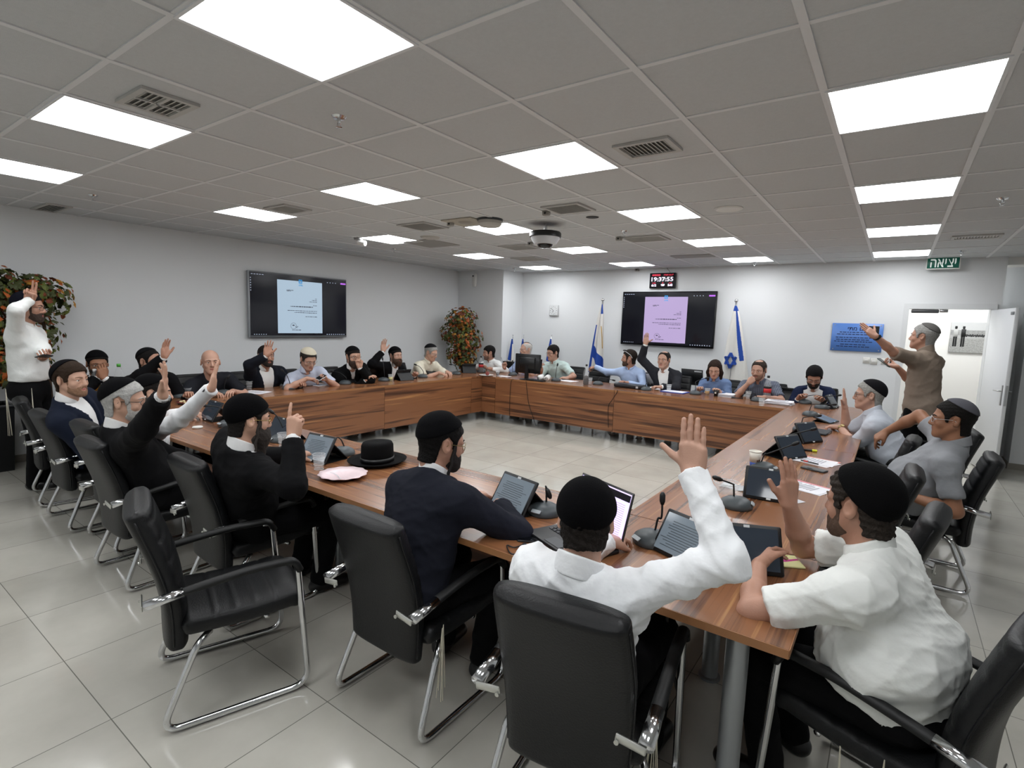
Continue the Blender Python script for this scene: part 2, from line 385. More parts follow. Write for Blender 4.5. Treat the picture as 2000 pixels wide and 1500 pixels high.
def person(label, seat, face, H, turn=(0, 0, 0), hs=1.0, sk='a', hair=None, kip=None, beard=None, specs=None, top=None, shirt=None, legs='black', arms=(None, None),
           w=1.0, belly=1.0, stand=False, group=None, watch=None, fringe=None, extra=None, woman=False, feet=None, hem=None, tuck=None, seed=0):
    R0 = rotm('Z', face); seat = A(seat[0], seat[1], 0); L = lambda p: (A(p)-seat)@R0; LV = lambda v: A(v)@R0
    Hc = L(H); Hm = rotm('Z', turn[0])@rotm('X', -turn[1])@rotm('Y', turn[2])
    hp = lambda x, y, z: Hc+Hm@(A(x, y, z)*hs)
    hip = .90 if stand else .515
    P0 = A(0, 0, hip)
    N = Hc+rotm('Z', turn[0]*.25)@A(0, -.032-.05*math.sin(math.radians(turn[1])), -.145)*hs
    U = nrm(N-P0); Ls = np.linalg.norm(N-P0); ts = Ls/.52
    Rv = nrm(A(1, 0, 0)-U*U[0]); Fv = np.cross(U, Rv); TM = np.stack([Rv, Fv, U], 1)
    Tp = lambda x, y, z: P0+Rv*x*w+Fv*y+U*z*ts
    dist = np.linalg.norm(A(H)-A(0, 0, CAM_H)); vh = min(max(dist*.0013, .003), .005); vc = min(max(dist*.0032, .0075), .013)
    # arms: shoulder, elbow, wrist by two-bone reach
    J = {}
    for sd, a in zip((1, -1), arms):
        a = dict(a or {}); S0 = Tp(.178*sd, -.005, .425)
        if 'w' in a: Wp = L(a['w'])
        else: Wp = A(a.get('lw', (.13*sd, .36, .80 if not stand else .9)))
        hint = LV(a['e']) if 'e' in a else A(a.get('le', (.55*sd, -.5, -1)))
        dr = nrm(Wp-S0); lift = max(0, dr@U); S0 = S0+U*.055*lift-Rv*sd*.02*lift+Fv*.03*max(0, dr@Fv)
        l1, l2 = .285*a.get('k', 1), .262*a.get('k', 1); D = Wp-S0; dd = np.linalg.norm(D)
        if dd > (l1+l2)*.985:
            q = dd/(l1+l2)/.985; l1 *= q; l2 *= q
            if q > 1.08: print('REACH', label[:30], sd, round(q, 2))
        x = (l1*l1-l2*l2+dd*dd)/(2*dd); hh = math.sqrt(max(l1*l1-x*x, 1e-6)); u = D/dd; hv = nrm(hint-u*(hint@u))
        E = S0+u*x+hv*hh; hd = LV(a['d']) if 'd' in a else A(a['ld']) if 'ld' in a else nrm(Wp-E)
        hn = LV(a['n']) if 'n' in a else A(a.get('ln', (0, 0, -1)))
        J[sd] = dict(S=S0, E=E, W=Wp, d=nrm(hd), n=hn, pose=a.get('pose', 'relax'), z=a.get('z', 1.0)*(.9 if woman else 1))
    hipw = .095; K = {}
    for sd in (1, -1):
        h0 = A(hipw*sd, .03, hip-.005)
        if stand: f = (feet or {}).get(sd, (.11*sd, .02)); k0 = A((h0[0]+f[0])/2, (h0[1]+f[1])/2+.03, .48); a0 = A(f[0], f[1]-.02, .09)
        else: f = (feet or {}).get(sd, (.13*sd, .36)); k0 = A(.13*sd, .44, .485); a0 = A(f[0], f[1], .09)
        K[sd] = (h0, k0, a0)
    def torso(S, i, bl=belly):
        S.el(Tp(0, 0, .02), (.158*w+i, .125+i, .12+i), TM, k=.05)
        S.el(Tp(0, .012*bl, .16), (.148*w*(.5+.5*bl)+i, .112*bl+i, .17*ts+i), TM, k=.05)
        S.el(Tp(0, .004, .325), (.168*w+i, .116+i, .185*ts+i), TM, k=.05)
        S.rc(Tp(-.145, -.005, .418), Tp(.145, -.005, .418), .058+i, k=.05)
        for sd in (1, -1):
            S.rc(N-U*.02-Fv*.01, Tp(.125*sd, -.012, .435), .042+i, .045+i, k=.05)
            S.rc(Tp(.12*sd, -.005, .415), J[sd]['S'], .056+i, .054+i, k=.04)
    def core(S, i=0, face_=True):
        e = lambda c, r, k=.02: S.el(hp(*c), A(r)*hs+i, Hm, k=k)
        e((0, -.012, .034), (.077, .097, .084)); e((0, .028, -.015), (.063, .063, .085), .03); e((0, .046, -.075), (.044, .044, .038), .03)
        for sd in (1, -1):
            S.rc(hp(.052*sd, .002, -.045), hp(.022*sd, .072, -.096), .020*hs+i, .018*hs+i, k=.03)
        S.rc(hp(-.008, .080, -.099), hp(.008, .080, -.099), .017*hs+i, k=.02)
    def face_prims(S):
        for sd in (1, -1):
            S.rc(hp(.010*sd, .086, .020), hp(.050*sd, .068, .016), .011*hs, .009*hs, k=.015)
            S.el(hp(.042*sd, .062, -.030), A(.024, .022, .022)*hs, Hm, k=.02)
            S.el(hp(.032*sd, .098, .0), A(.019, .014, .013)*hs, Hm, k=.012, op='-')
            S.rc(hp(.018*sd, .0835, .0085), hp(.032*sd, .0855, .0095), .0068*hs, k=.006).rc(hp(.032*sd, .0855, .0095), hp(.047*sd, .075, .006), .0068*hs, .006*hs, k=.006)
            S.rc(hp(.019*sd, .081, -.0115), hp(.032*sd, .0835, -.013), .0062*hs, k=.008).rc(hp(.032*sd, .0835, -.013), hp(.046*sd, .074, -.0105), .006*hs, k=.008)
            S.rc(hp(.011*sd, .100, -.036), hp(.011*sd, .094, -.036), .0085*hs, k=.008)
            S.el(hp(.081*sd, -.012, -.006), A(.009, .020, .033)*hs, Hm@rotm('Z', -22*sd)@rotm('X', 12), k=.006)
            S.el(hp(.089*sd, -.008, -.002), A(.006, .010, .017)*hs, Hm@rotm('Z', -22*sd)@rotm('X', 12), k=.006, op='-')
        S.rc(hp(0, .088, .012), hp(0, .109, -.030), .0085*hs, .0125*hs, k=.012)
        S.el(hp(0, .070, -.062), A(.034, .026, .026)*hs, Hm, k=.02)
        S.rc(hp(-.019, .087, -.061), hp(0, .0945, -.059), .0045*hs, .0065*hs, k=.006).rc(hp(.019, .087, -.061), hp(0, .0945, -.059), .0045*hs, .0065*hs, k=.006)
        S.rc(hp(-.015, .087, -.072), hp(.015, .087, -.072), .0068*hs, k=.006)
    kind = (top or {}).get('kind', 'shirt'); short = kind in ('short', 'tee')
    # ---- one body: torso and legs, head and neck, two arms with hands
    VV, FF, MI = [], [], []; nv = 0
    def put(S, v, rel=1):
        nonlocal nv
        V, F = S.mesh(v); V = relax(V, F, rel); VV.append(V); FF.append(F+nv); nv += len(V); return V, F
    S = Solid(); torso(S, -.006)
    for sd in (1, -1):
        h0, k0, a0 = K[sd]; S.rc(h0, k0, .075, .054, k=.03).rc(k0, a0, .052, .036, k=.02); j = J[sd]
        S.rc(j['S'], j['E'], .048, .038, k=.03).rc(j['E'], j['W'], .036, .024, k=.02)
    V, F = put(S, .014); MI.append(np.zeros(len(F), int))
    S = Solid(); core(S); face_prims(S)
    S.rc(hp(0, -.026, -.05), N-U*.035, .056*hs, .062, k=.02)
    S.rc(hp(0, .03, -.09), N+Fv*.015, .03*hs, .045, k=.03)
    V, F = put(S, vh)
    q = (V[F].mean(1)-Hc)@Hm/hs; lips = (np.abs(q[:, 0]) < .021) & (q[:, 1] > .087) & (np.abs(q[:, 2]+.0655) < .0095-.2*np.abs(q[:, 0])); MI.append(lips.astype(int))
    for sd in (1, -1):
        j = J[sd]; S = Solid(); E, Wp = j['E'], j['W']
        M = E*.62+Wp*.38
        if short: S.cut_rc(j['S'], E, .050, .042, j['S']*.55+E*.45, j['S']-E, k=.02).rc(E, M, .041, .041, k=.02).rc(M, Wp, .041, .026, k=.02)
        else: S.cut_rc(M, Wp, .041, .026, E*.5+Wp*.5, E-Wp, k=.02)
        hand_prims(S, Wp, j['d'], j['n'], sd, j['pose'], j['z'])
        V, F = put(S, max(vh-.0008, .003)); MI.append(np.zeros(len(F), int))
    # eyeballs belong to the body
    V, F, MI = np.concatenate(VV), np.concatenate(FF), np.concatenate(MI)
    body = raw('person', V, F, [skin(sk), mat('lips_'+sk, {'a': 'a06058', 'b': '965850', 'c': '85504a', 'd': 'b57268', 'e': '8d544c'}[sk], .45)], None, True, MI)
    body.location = tuple(seat); body.rotation_euler = (0, 0, math.radians(face)); tag(body, label, 'person', group)
    for sd in (1, -1):
        mb = MB(); r = .0128*hs; mb.ball((0, 0, 0), r, 16, rotm('X', -90)); Vb = A(np.concatenate(mb.v)); mi = []
        for f in mb.f:
            c = Vb[list(f)].mean(0); a = math.degrees(math.acos(max(-1, min(1, c[1]/np.linalg.norm(c))))); mi.append(2 if a < 14 else 1 if a < 32 else 0)
        mb.v = [Vb@(Hm@rotm('X', -6)).T+hp(.0315*sd, .0765, -.001)]; mb.m = mi
        mb.build('eye', [mat('eye_white', 'd8d2cc', .25), mat('iris', '3a2a1e', .2), mat('pupil', '080808', .15)], body, True)
    def child(name, S, v, m, rel=1, amp=0, post=None, par=None):
        V, F = S.mesh(v)
        if len(V) == 0: return None
        V = relax(V, F, rel)
        if amp: V = folds(folds(V, F, amp, seed+len(label)), F, amp*(.45 if dist < 3.2 else .2), seed+9, 48)
        if post is not None: V = post(V, F)
        return raw(name, V, F, m, par or body, True)
    hl = lambda p: (p-Hc)@Hm/hs
    # ---- hair
    ht = .008
    if hair:
        ht = hair.get('t', .009); hm = mat('hair_'+hair['c'], hair['c'] if int(hair['c'][:2], 16) > 110 else dk(hair['c'], .6), .75, var=.45, vscale=70, bump=.5, bscale=150, spec=.2)
        S = Solid(); core(S, ht*hs); S.rc(hp(0, -.026, -.04), hp(0, -.030, -.12), .058*hs+ht*.6, .060*hs, k=.03); poly = HAIR_POLY(hair.get('f', .074), hair.get('b', -.092)); cr = hair.get('curl', 0)
        S.fn(lambda p: poly_sdf(hl(p)[:, 1:], poly)*hs, .006)
        if hair.get('ring'): S.fn(lambda p, z=hair['ring']: -(np.sqrt(((hl(p)[:, :2]-A(0, -.005))**2).sum(1))*1.0-z)*hs+0*p[:, 0] if z > 0 else 0*p[:, 0]-1, .006)
        if woman:
            for sd in (1, -1):
                S.rc(hp(.066*sd, -.02, .03), hp(.084*sd, .0, -.06), .028*hs, .026*hs, k=.02).rc(hp(.084*sd, .0, -.06), hp(.082*sd, .03, -.18), .028*hs, .020*hs, k=.03)
            S.rc(hp(0, -.08, .02), hp(0, -.085, -.13), .06*hs, .05*hs, k=.03)
        am = .0007+cr
        child('hair', S, max(vh, .004), hm, 1, 0, lambda V, F: V+vnormals(V, F)*((np.sin(V[:, 0]*230+3*np.sin(V[:, 2]*90))*np.sin(V[:, 1]*210)+np.sin(V[:, 2]*260+V[:, 0]*90))*am)[:, None])
    bc = (beard or hair or {}).get('c', '3a2f28')
    for sd in (1, -1):
        mb = MB(); mb.tube([hp(.012*sd, .0985, .018), hp(.030*sd, .0935, .024), hp(.050*sd, .077, .017)], A(.0040, .0044, .003)*hs, 6, flat=.7)
        mb.build('eyebrow', mat('brow_'+bc, bc, .8), body, True)
    if beard:
        b = beard; bt = b.get('t', .007); S = Solid(); core(S, bt*hs)
        S.el(hp(0, .070, -.062), A(.036, .030, .028)*hs+bt*.6, Hm, k=.02)
        if b.get('len'):
            l = b['len']; S.rc(hp(0, .062, -.10), hp(0, .075, -.10-l), .052*hs, .028*hs, k=.04); S.rc(hp(.03, .05, -.09), hp(.02, .07, -.10-l*.8), .035*hs, .02*hs, k=.03).rc(hp(-.03, .05, -.09), hp(-.02, .07, -.10-l*.8), .035*hs, .02*hs, k=.03)
        S.fn(lambda p: poly_sdf(hl(p)[:, 1:], BEARD_POLY if not b.get('len') else BEARD_POLY[:5]+[(-.04, -.5), (.3, -.5)]+BEARD_POLY[6:])*hs, .006)
        S.el(hp(0, .108, -.067), A(.021, .03, .0105)*hs, Hm, k=.004, op='-')
        bo = child('beard', S, max(vh-.0005, .0035), mat('beard_'+b['c'], b['c'], .85, var=.4, vscale=90, bump=.5, bscale=240), 1, 0, lambda V, F: V+vnormals(V, F)*(np.sin(V[:, 0]*300)*np.sin(V[:, 2]*180+V[:, 1]*120)*.0012)[:, None])
        if b.get('locks'):
            for sd in (1, -1):
                mb = MB(); P = [hp(.076*sd, .03+.004*math.sin(t*1.9), .0-.02*t+.0) for t in range(9)]
                mb.tube(P, [.0065*hs*(1+.25*math.sin(t*2.4)) for t in range(9)], 7); mb.build('sidelock', mat('hair_'+b['c'], b['c'], .62), bo)
    if kip:
        n = nrm(kip.get('n', (0, -.34, .94))); o = kip.get('o', .06); S = Solid(); th = kip.get('t', .006)+(ht if hair else .001); core(S, th*hs)
        if kip.get('peak'): S.el(hp(*(n*.10)), A(.055, .055, .02)*hs, Hm@rotm('X', math.degrees(math.atan2(-n[1], n[2]))), k=.04)
        S.fn(lambda p: (o-hl(p)@n)*hs, .003)
        km = mat('skullcap_'+kip['c'], kip['c'], .95 if kip.get('velvet', 1) else .8, bump=.3, bscale=300, spec=.1)
        child('skullcap', S, max(vh-.0005, .0035), km)
    if specs:
        mb = MB(); z0 = -.004; yy = .104
        for sd in (1, -1):
            mb.tube([hp(.032*sd+.024*math.cos(t), yy-.012*abs(math.cos(t)) if sd*math.cos(t) > 0 else yy, z0+.017*math.sin(t)) for t in np.arange(0, 2*PI, PI/9)], .0014*hs, 5, closed=True)
            mb.tube([hp(.056*sd, yy-.012, z0+.006), hp(.074*sd, .08, z0+.007), hp(.083*sd, .0, z0+.008), hp(.082*sd, -.02, z0-.008)], .0017*hs, 5)
        mb.tube([hp(-.009, yy, z0+.004), hp(0, yy+.004, z0+.006), hp(.009, yy, z0+.004)], .0014*hs, 5)
        mb.build('glasses', mat('specs_'+specs, specs, .3, metal=.6 if specs != '181818' else 0), body)
    # ---- clothes
    def cloth(c, kind_='cotton'):
        if isinstance(c, bpy.types.Material): return c
        if kind_ == 'wool': return mat('wool_'+c, dk(c, .62), .92, var=.12, vscale=30, bump=.15, bscale=400, spec=.18)
        return mat('cotton_'+c, c, .82, var=.04, vscale=12, bump=.2, bscale=40, spec=.3)
    tc = top['c']
    def sleeves(S, i, end, sh):
        for sd in (1, -1):
            j = J[sd]; ua = nrm(j['E']-j['S'])
            if sh:
                cp = j['S']+(j['E']-j['S'])*sh
                S.rc(j['S']-ua*.0, j['S']+ua*.03, .064+i, .066+i, k=.04); S.cut_rc(j['S'], cp+ua*.05, .063+i, .062+i, cp, ua, k=.03)
            else:
                fa = nrm(j['W']-j['E']); cp = j['W']+fa*end
                S.rc(j['S'], j['E'], .060+i, .052+i, k=.035); S.cut_rc(j['E'], cp+fa*.05, .052+i, .036+i, cp, fa, k=.025)
                S.cut_rc(cp-fa*.035, cp+fa*.04, .036+i, .036+i, cp, fa, k=.004)
    def collar(c, hi=.034, r=.069, name='collar', op_=.35, par=None):
        ax = nrm(Hc-Hm@A(0, .02, .05)-N); S = Solid(); S.rc(N-ax*.07, N+ax*.07, r+.006, r-.006, k=.01)
        S.half(N+ax*hi-Fv*.02, nrm(ax+Fv*.45)); S.half(N-ax*.016, -nrm(ax+Fv*.1))
        ql = lambda p: (p-N)@TM
        S.fn(lambda p: np.maximum(np.abs(ql(p)[:, 0])-np.maximum(0, ql(p)[:, 2]+.03)*op_-.004, .02-ql(p)[:, 1]), .003, '-')
        child(name, S, max(vh, .004), c, 1, par=par)
    V0 = (top.get('v0', .20), top.get('vs', .22), top.get('vb', .006))
    qT = lambda p: (p-P0)@TM/A(1, 1, ts)
    wedge = lambda p: np.maximum(np.abs(qT(p)[:, 0]-top.get('vx', 0))-np.maximum(0, V0[2]+(qT(p)[:, 2]-V0[0])*V0[1]), np.maximum(.02-qT(p)[:, 1], V0[0]-qT(p)[:, 2]))
    if kind == 'jacket':
        sm = cloth(shirt or 'e6e6e6')
        S = Solid(); torso(S, .007); sleeves(S, -.004, .002, 0)
        if top.get('short_under'): pass
        so = child('shirt', S, vc, sm, 1, .0015)
        collar(sm, .050, .070, par=so)
        S = Solid(); torso(S, .022); S.half(N+U*.012, nrm(U+Fv*.35))
        if hem: S.rc(Tp(0, -.04, .03), Tp(0, -.05, -hem), .17*w, .19*w, k=.06)
        S.fn(wedge, .004, '-'); sleeves(S, .012, -.022, 0)
        def lap(V, F):
            d = wedge(V); q = qT(V); m = (np.clip((.052-d)/.006, 0, 1))*np.clip((q[:, 2]-V0[0]-.02)/.05, 0, 1)*(q[:, 1] > .0)*(d > -.01)
            return V+vnormals(V, F)*(m*.006)[:, None]
        child('jacket', S, vc, cloth(tc, 'wool'), 1, .0042, lap)
    else:
        S = Solid(); torso(S, .014); S.half(N+U*.02, nrm(U+Fv*(.5 if kind == 'tee' else .3)))
        sleeves(S, .004 if short else .002, .004, top.get('sl', .62) if short else 0)
        if hem: S.rc(Tp(0, 0, .03), Tp(0, 0, -hem), .165*w, .17*w, k=.06); S.half(Tp(0, 0, -hem), -U)
        if tuck: S.half(Tp(0, 0, tuck-.02), -U)
        if top.get('open'): S.fn(wedge, .004, '-')
        so = child('shirt', S, vc, cloth(tc), 1, .0072 if dist < 3.2 else .0055)
        if kind != 'tee': collar(cloth(tc), .052, .076, op_=top.get('co', .3), par=so)
        if kind == 'shirt' and dist < 3:
            for sd in (1, -1):
                j = J[sd]; fa = nrm(j['W']-j['E']); S = Solid(); S.cut_rc(j['W']-fa*.055, j['W']+fa*.06, .043, .043, j['W']+fa*.005, fa).half(j['W']-fa*.055, -fa); child('cuff', S, .0045, cloth(tc), 1, par=so)
    S = Solid(); S.el(Tp(0, 0, -.01), (.17*w, .14, .11), TM, k=.05)
    if tuck: S.el(Tp(0, .01, .03), (.172*w, .142, .14), TM, k=.05); S.half(Tp(0, 0, tuck), U)
    for sd in (1, -1):
        h0, k0, a0 = K[sd]
        if stand: S.rc(h0, k0, .088*w, .072, k=.03).rc(k0, a0-A(0, 0, .03), .07, .062, k=.02)
        else: S.rc(h0, k0, .086*w, .070, k=.03).rc(k0, a0, .068, .058, k=.02)
    child('trousers', S, max(vc, .010), cloth({'black': '101012', 'navy': '161a28', 'dark': '1b1b1e', 'gray': '55585c'}[legs], 'wool'), 1, .003)
    for sd in (1, -1):
        a0 = K[sd][2]; S = Solid(); f = A(.2*sd, 1, 0); f = nrm(f)
        S.rc(A(a0[0], a0[1]-.03, .045), A(a0[0], a0[1], .045)+f*.15, .042, .036, k=.02).rc(a0, A(a0[0], a0[1]-.01, .05), .045, .042, k=.02); S.half((0, 0, .004), (0, 0, -1))
        child('shoe', S, .011, mat('shoe_leather', '0d0d0e', .35), 1)
    if watch:
        sd, c = watch; j = J[sd]; fa = nrm(j['W']-j['E']); p = j['W']-fa*.018; x = nrm(np.cross(fa, j['n'])); y = np.cross(fa, x); mb = MB()
        for t in (-.006, 0, .006): mb.tube([p+fa*t+.0305*(x*math.cos(a)+y*math.sin(a)) for a in np.arange(0, 2*PI, PI/10)], .0042, 6, closed=True)
        b = -nrm(j['n']); b = nrm(b-fa*(b@fa)); mb.prism([(.016*math.cos(a), .016*math.sin(a)) for a in np.arange(0, 2*PI, PI/8)], .028, .037, np.stack([fa, np.cross(b, fa), b], 1), p)
        mb.build('wristwatch', mat('watch_'+c, c, .3, metal=.9 if c != '141414' else 0), body)
    if fringe:
        for x, y, z, ln in fringe:
            mb = MB(); q = random.Random(int(ln*1000)+len(label))
            for k in range(4):
                o = A(q.uniform(-.012, .012), q.uniform(-.012, .012), 0); mb.tube(curve_pts([A(x, y, z), A(x, y, z-ln*.5)+o, A(x, y, z-ln)+o*1.8], 8), .0016, 5)
            mb.build('fringe', mat('fringe_cord', 'd8d2c0', .9), body)
    PEOPLE.append(body)
    inv = lambda p: R0@A(p)+seat
    body_info = dict(J={k: {n: (inv(v[n]) if n in 'SEW' else R0@A(v[n]) if n in ('d', 'n') else v[n]) for n in v} for k, v in J.items()}, hp=lambda x, y, z: inv(hp(x, y, z)), R0=R0, seat=seat)
    return body, body_info
# ------------------------------------------------------------------ room
CEIL, BACK, LEFT, RIGHT, REAR = 2.693, 9.18, -7.54, 3.1, -2.6
GX, GY, GS = -1.5454, 1.4966, .6
white_wall = mat('wall_paint', 'e3e5e6', .75, bump=.04, bscale=90)
def floor_mat():
    m = bpy.data.materials.new('floor_tile'); m.use_nodes = True; nt = m.node_tree; b = nt.nodes['Principled BSDF']; L = nt.links.new; N = nt.nodes.new
    tc = N('ShaderNodeTexCoord'); a = N('ShaderNodeVectorMath'); a.operation = 'MULTIPLY_ADD'; a.inputs[1].default_value = (1/.6, 1/.6, 1); a.inputs[2].default_value = (2.459/.6+20, -.6945/.6+20, 0)
    f = N('ShaderNodeVectorMath'); f.operation = 'FRACTION'; s = N('ShaderNodeVectorMath'); s.operation = 'SUBTRACT'; s.inputs[1].default_value = (.5, .5, .5)
    ab = N('ShaderNodeVectorMath'); ab.operation = 'ABSOLUTE'; sp = N('ShaderNodeSeparateXYZ'); mx = N('ShaderNodeMath'); mx.operation = 'MAXIMUM'; gt = N('ShaderNodeMath'); gt.operation = 'GREATER_THAN'; gt.inputs[1].default_value = .4968
    L(tc.outputs['Object'], a.inputs[0]); L(a.outputs[0], f.inputs[0]); L(f.outputs[0], s.inputs[0]); L(s.outputs[0], ab.inputs[0]); L(ab.outputs[0], sp.inputs[0]); L(sp.outputs[0], mx.inputs[0]); L(sp.outputs[1], mx.inputs[1]); L(mx.outputs[0], gt.inputs[0])
    fl = N('ShaderNodeVectorMath'); fl.operation = 'FLOOR'; wn = N('ShaderNodeTexWhiteNoise'); L(a.outputs[0], fl.inputs[0]); L(fl.outputs[0], wn.inputs['Vector'])
    n = N('ShaderNodeTexNoise'); n.inputs['Scale'].default_value = 2.2; n.inputs['Detail'].default_value = 5; n.inputs['Roughness'].default_value = .6; L(tc.outputs['Object'], n.inputs['Vector'])
    ad = N('ShaderNodeMath'); ad.operation = 'MULTIPLY_ADD'; ad.inputs[1].default_value = .25; L(wn.outputs['Value'], ad.inputs[0]); L(n.outputs['Fac'], ad.inputs[2])
    r = N('ShaderNodeValToRGB'); r.color_ramp.elements[0].position = .3; r.color_ramp.elements[0].color = lin('b5b2a8'); r.color_ramp.elements[1].position = .85; r.color_ramp.elements[1].color = lin('cbc8be'); L(ad.outputs[0], r.inputs['Fac'])
    mix = N('ShaderNodeMix'); mix.data_type = 'RGBA'; mix.inputs[7].default_value = lin('7a7871'); L(gt.outputs[0], mix.inputs[0]); L(r.outputs['Color'], mix.inputs[6]); L(mix.outputs[2], b.inputs['Base Color'])
    n2 = N('ShaderNodeTexNoise'); n2.inputs['Scale'].default_value = 3.5; n2.inputs['Detail'].default_value = 4; L(tc.outputs['Object'], n2.inputs['Vector'])
    mr = N('ShaderNodeMapRange'); mr.inputs['To Min'].default_value = .05; mr.inputs['To Max'].default_value = .17; L(n2.outputs['Fac'], mr.inputs['Value']); L(mr.outputs[0], b.inputs['Roughness'])
    bp = N('ShaderNodeBump'); bp.invert = True; bp.inputs['Strength'].default_value = .3; bp.inputs['Distance'].default_value = .002; L(gt.outputs[0], bp.inputs['Height']); L(bp.outputs['Normal'], b.inputs['Normal'])
    b.inputs['Specular IOR Level'].default_value = .8
    return m
def slab_xy(x0, x1, y0, y1, z0, z1): return ((x0+x1)/2, (y0+y1)/2, (z0+z1)/2), (x1-x0, y1-y0, z1-z0)
def walls(name, boxes, m=None):
    mb = MB()
    for b in boxes: mb.box(*slab_xy(*b))
    return struct(mb, name, m or white_wall)
walls('floor', [(LEFT-.1, RIGHT+.1, REAR-.1, 12.2, -.1, 0)], floor_mat())
tile_m = mat('ceiling_tile', 'cdcfd0', .9, var=.05, vscale=60, bump=.25, bscale=260)
walls('ceiling', [(LEFT-.1, RIGHT+.1, REAR-.1, BACK+.6, CEIL, CEIL+.1)], tile_m)
mb = MB()
for i in range(-11, 9):
    x = GX+GS*i
    if LEFT < x < RIGHT: mb.box(*slab_xy(x-.015, x+.015, REAR, BACK, CEIL-.006, CEIL+.001))
for j in range(-8, 14):
    y = GY+GS*j
    if REAR < y < BACK: mb.box(*slab_xy(LEFT, RIGHT, y-.012, y+.012, CEIL-.0045, CEIL+.001))
struct(mb, 'ceiling_grid', mat('ceiling_bar', 'e2e3e4', .5))
DX0, DX1, DH = .115, .96, 2.03
walls('wall_left', [(LEFT-.12, LEFT, REAR, BACK+.12, 0, CEIL)])
walls('wall_back', [(-6.37, DX0-.02, BACK, BACK+.12, 0, CEIL), (DX0-.02, DX1+.1, BACK, BACK+.12, DH+.04, CEIL), (DX1+.02, DX1+.1, BACK, 9.62, 0, DH+.04), (DX1+.1, 1.40, 9.62, 9.74, 0, CEIL)])
walls('wall_corner', [(LEFT, -6.37, 8.5, BACK+.12, 0, CEIL)])
walls('wall_side', [(1.33, RIGHT, BACK, 9.74, 0, CEIL)])
walls('wall_right', [(RIGHT, RIGHT+.12, REAR, BACK+.12, 0, CEIL)])
walls('wall_rear', [(LEFT-.12, RIGHT+.12, REAR-.12, REAR, 0, CEIL)])
walls('wall_corridor', [(-1.6, 3, 11.0, 11.12, 0, 2.6), (-1.72, -1.6, BACK+.12, 11.12, 0, 2.6), (3, 3.12, 9.74, 11.12, 0, 2.6), (-1.7, 3.1, BACK+.12, 11.1, 2.6, 2.7)], mat('corridor_paint', 'f3f1ec', .75))
base_m = mat('baseboard_tile', '8f8a80', .4)
walls('baseboard_left', [(LEFT, LEFT+.012, REAR, 8.5, 0, .08)], base_m)
walls('baseboard_back', [(-6.37, DX0-.06, BACK-.012, BACK, 0, .08), (1.318, RIGHT, BACK-.012, BACK, 0, .08), (1.318, 1.33, BACK, 9.62, 0, .08), (DX1+.1, 1.33, 9.608, 9.62, 0, .08)], base_m)
fr = mat('door_frame_paint', 'dcdedf', .4); lf = mat('door_leaf_paint', 'e4e6e8', .35); steel = mat('brushed_steel', 'b9babc', .28, metal=1); chrome = mat('chrome', 'd6d7d9', .13, metal=1); blackp = mat('black_plastic', '121315', .38); darkp = mat('dark_gray_plastic', '3c4144', .42); whitep = mat('white_plastic', 'e4e4e0', .4)
mb = MB()
for x0, x1 in ((DX0-.06, DX0), (DX1, DX1+.06)): mb.box(*slab_xy(x0, x1, BACK-.02, BACK+.13, 0, DH+.0), bev=.002)
mb.box(*slab_xy(DX0-.06, DX1+.06, BACK-.021, BACK+.13, DH, DH+.07)); struct(mb, 'trim_1', fr)
door = thing('door_1', 'open white door leaf with steel lever handle beside the doorway', 'door', (DX1+.02, BACK-.03, 0), 0); door['kind'] = 'structure'
door.rotation_euler = (0, 0, math.radians(-81))
mb = MB(); mb.box(*slab_xy(0, .80, -.02, .02, .012, 2.02), bev=.004); mb.build('leaf', lf, door)
mb = MB()
for s in (1, -1):
    mb.box((.74, s*.024, 1.0), (.04, .008, .24), bev=.003); mb.tube(fillet([(.74, s*.02, 1.05), (.74, s*.065, 1.05), (.62, s*.065, 1.045)], .015), .009, 8)
mb.build('handle', steel, door)
mb = MB(); mb.box((.802, 0, 1.0), (.004, .022, .24)); mb.build('lock_plate', steel, door)
mb = MB(); mb.box((.74, -.024, 1.96), (.09, .010, .035), bev=.003); mb.build('stop_plate', mat('gray_metal', '83868a', .4, metal=.6), door)
t = thing('door_closer', 'gray hydraulic closer bar under the top of the door frame', 'door closer', (.29, BACK+.02, 2.0)); mb = MB(); mb.box((0, 0, 0), (.30, .05, .05), bev=.01); mb.build('housing', mat('closer_gray', '4b4c4e', .4), t); mb = MB(); mb.box((.2, 0, .005), (.09, .04, .04), bev=.004); mb.build('bracket', steel, t)
# lit panels in the ceiling
em = bpy.data.materials.new('panel_light'); em.use_nodes = True; b_ = em.node_tree.nodes['Principled BSDF']; b_.inputs['Base Color'].default_value = (.9, .9, .9, 1); b_.inputs['Emission Color'].default_value = lin('fbfdff'); b_.inputs['Emission Strength'].default_value = 9.0
proto = None
rows = {-7: 'leftmost row', -4: 'second row from left', -1: 'third row from left', 2: 'rightmost row'}
nth = {-1: 'nearest the camera', 2: 'second from the camera', 5: 'third from the camera', 8: 'fourth from the camera', 11: 'closest to the back', -4: 'over the rear', -7: 'at the far rear end'}
for a in rows:
    for bb in (-4, -1, 2, 5, 8, 11):
        lab = 'lit ceiling panel in the %s, %s' % (rows[a], nth[bb])
        loc = (GX+GS*(a+.5), GY+GS*(bb+.5), CEIL)
        if proto is None:
            proto = thing('ceiling_light', lab, 'ceiling light', loc, 0, 'ceiling light panels')
            mb = MB()
            for s in (1, -1): mb.box((s*.2915, 0, -.006), (.013, .594, .010)); mb.box((0, s*.2915, -.006), (.57, .013, .010))
            mb.build('frame', mat('panel_frame', 'e8eaec', .5), proto); mb = MB(); mb.box((0, 0, -.0045), (.57, .57, .005)); mb.build('diffuser', em, proto)
        else: dup(proto, loc, 0, lab)
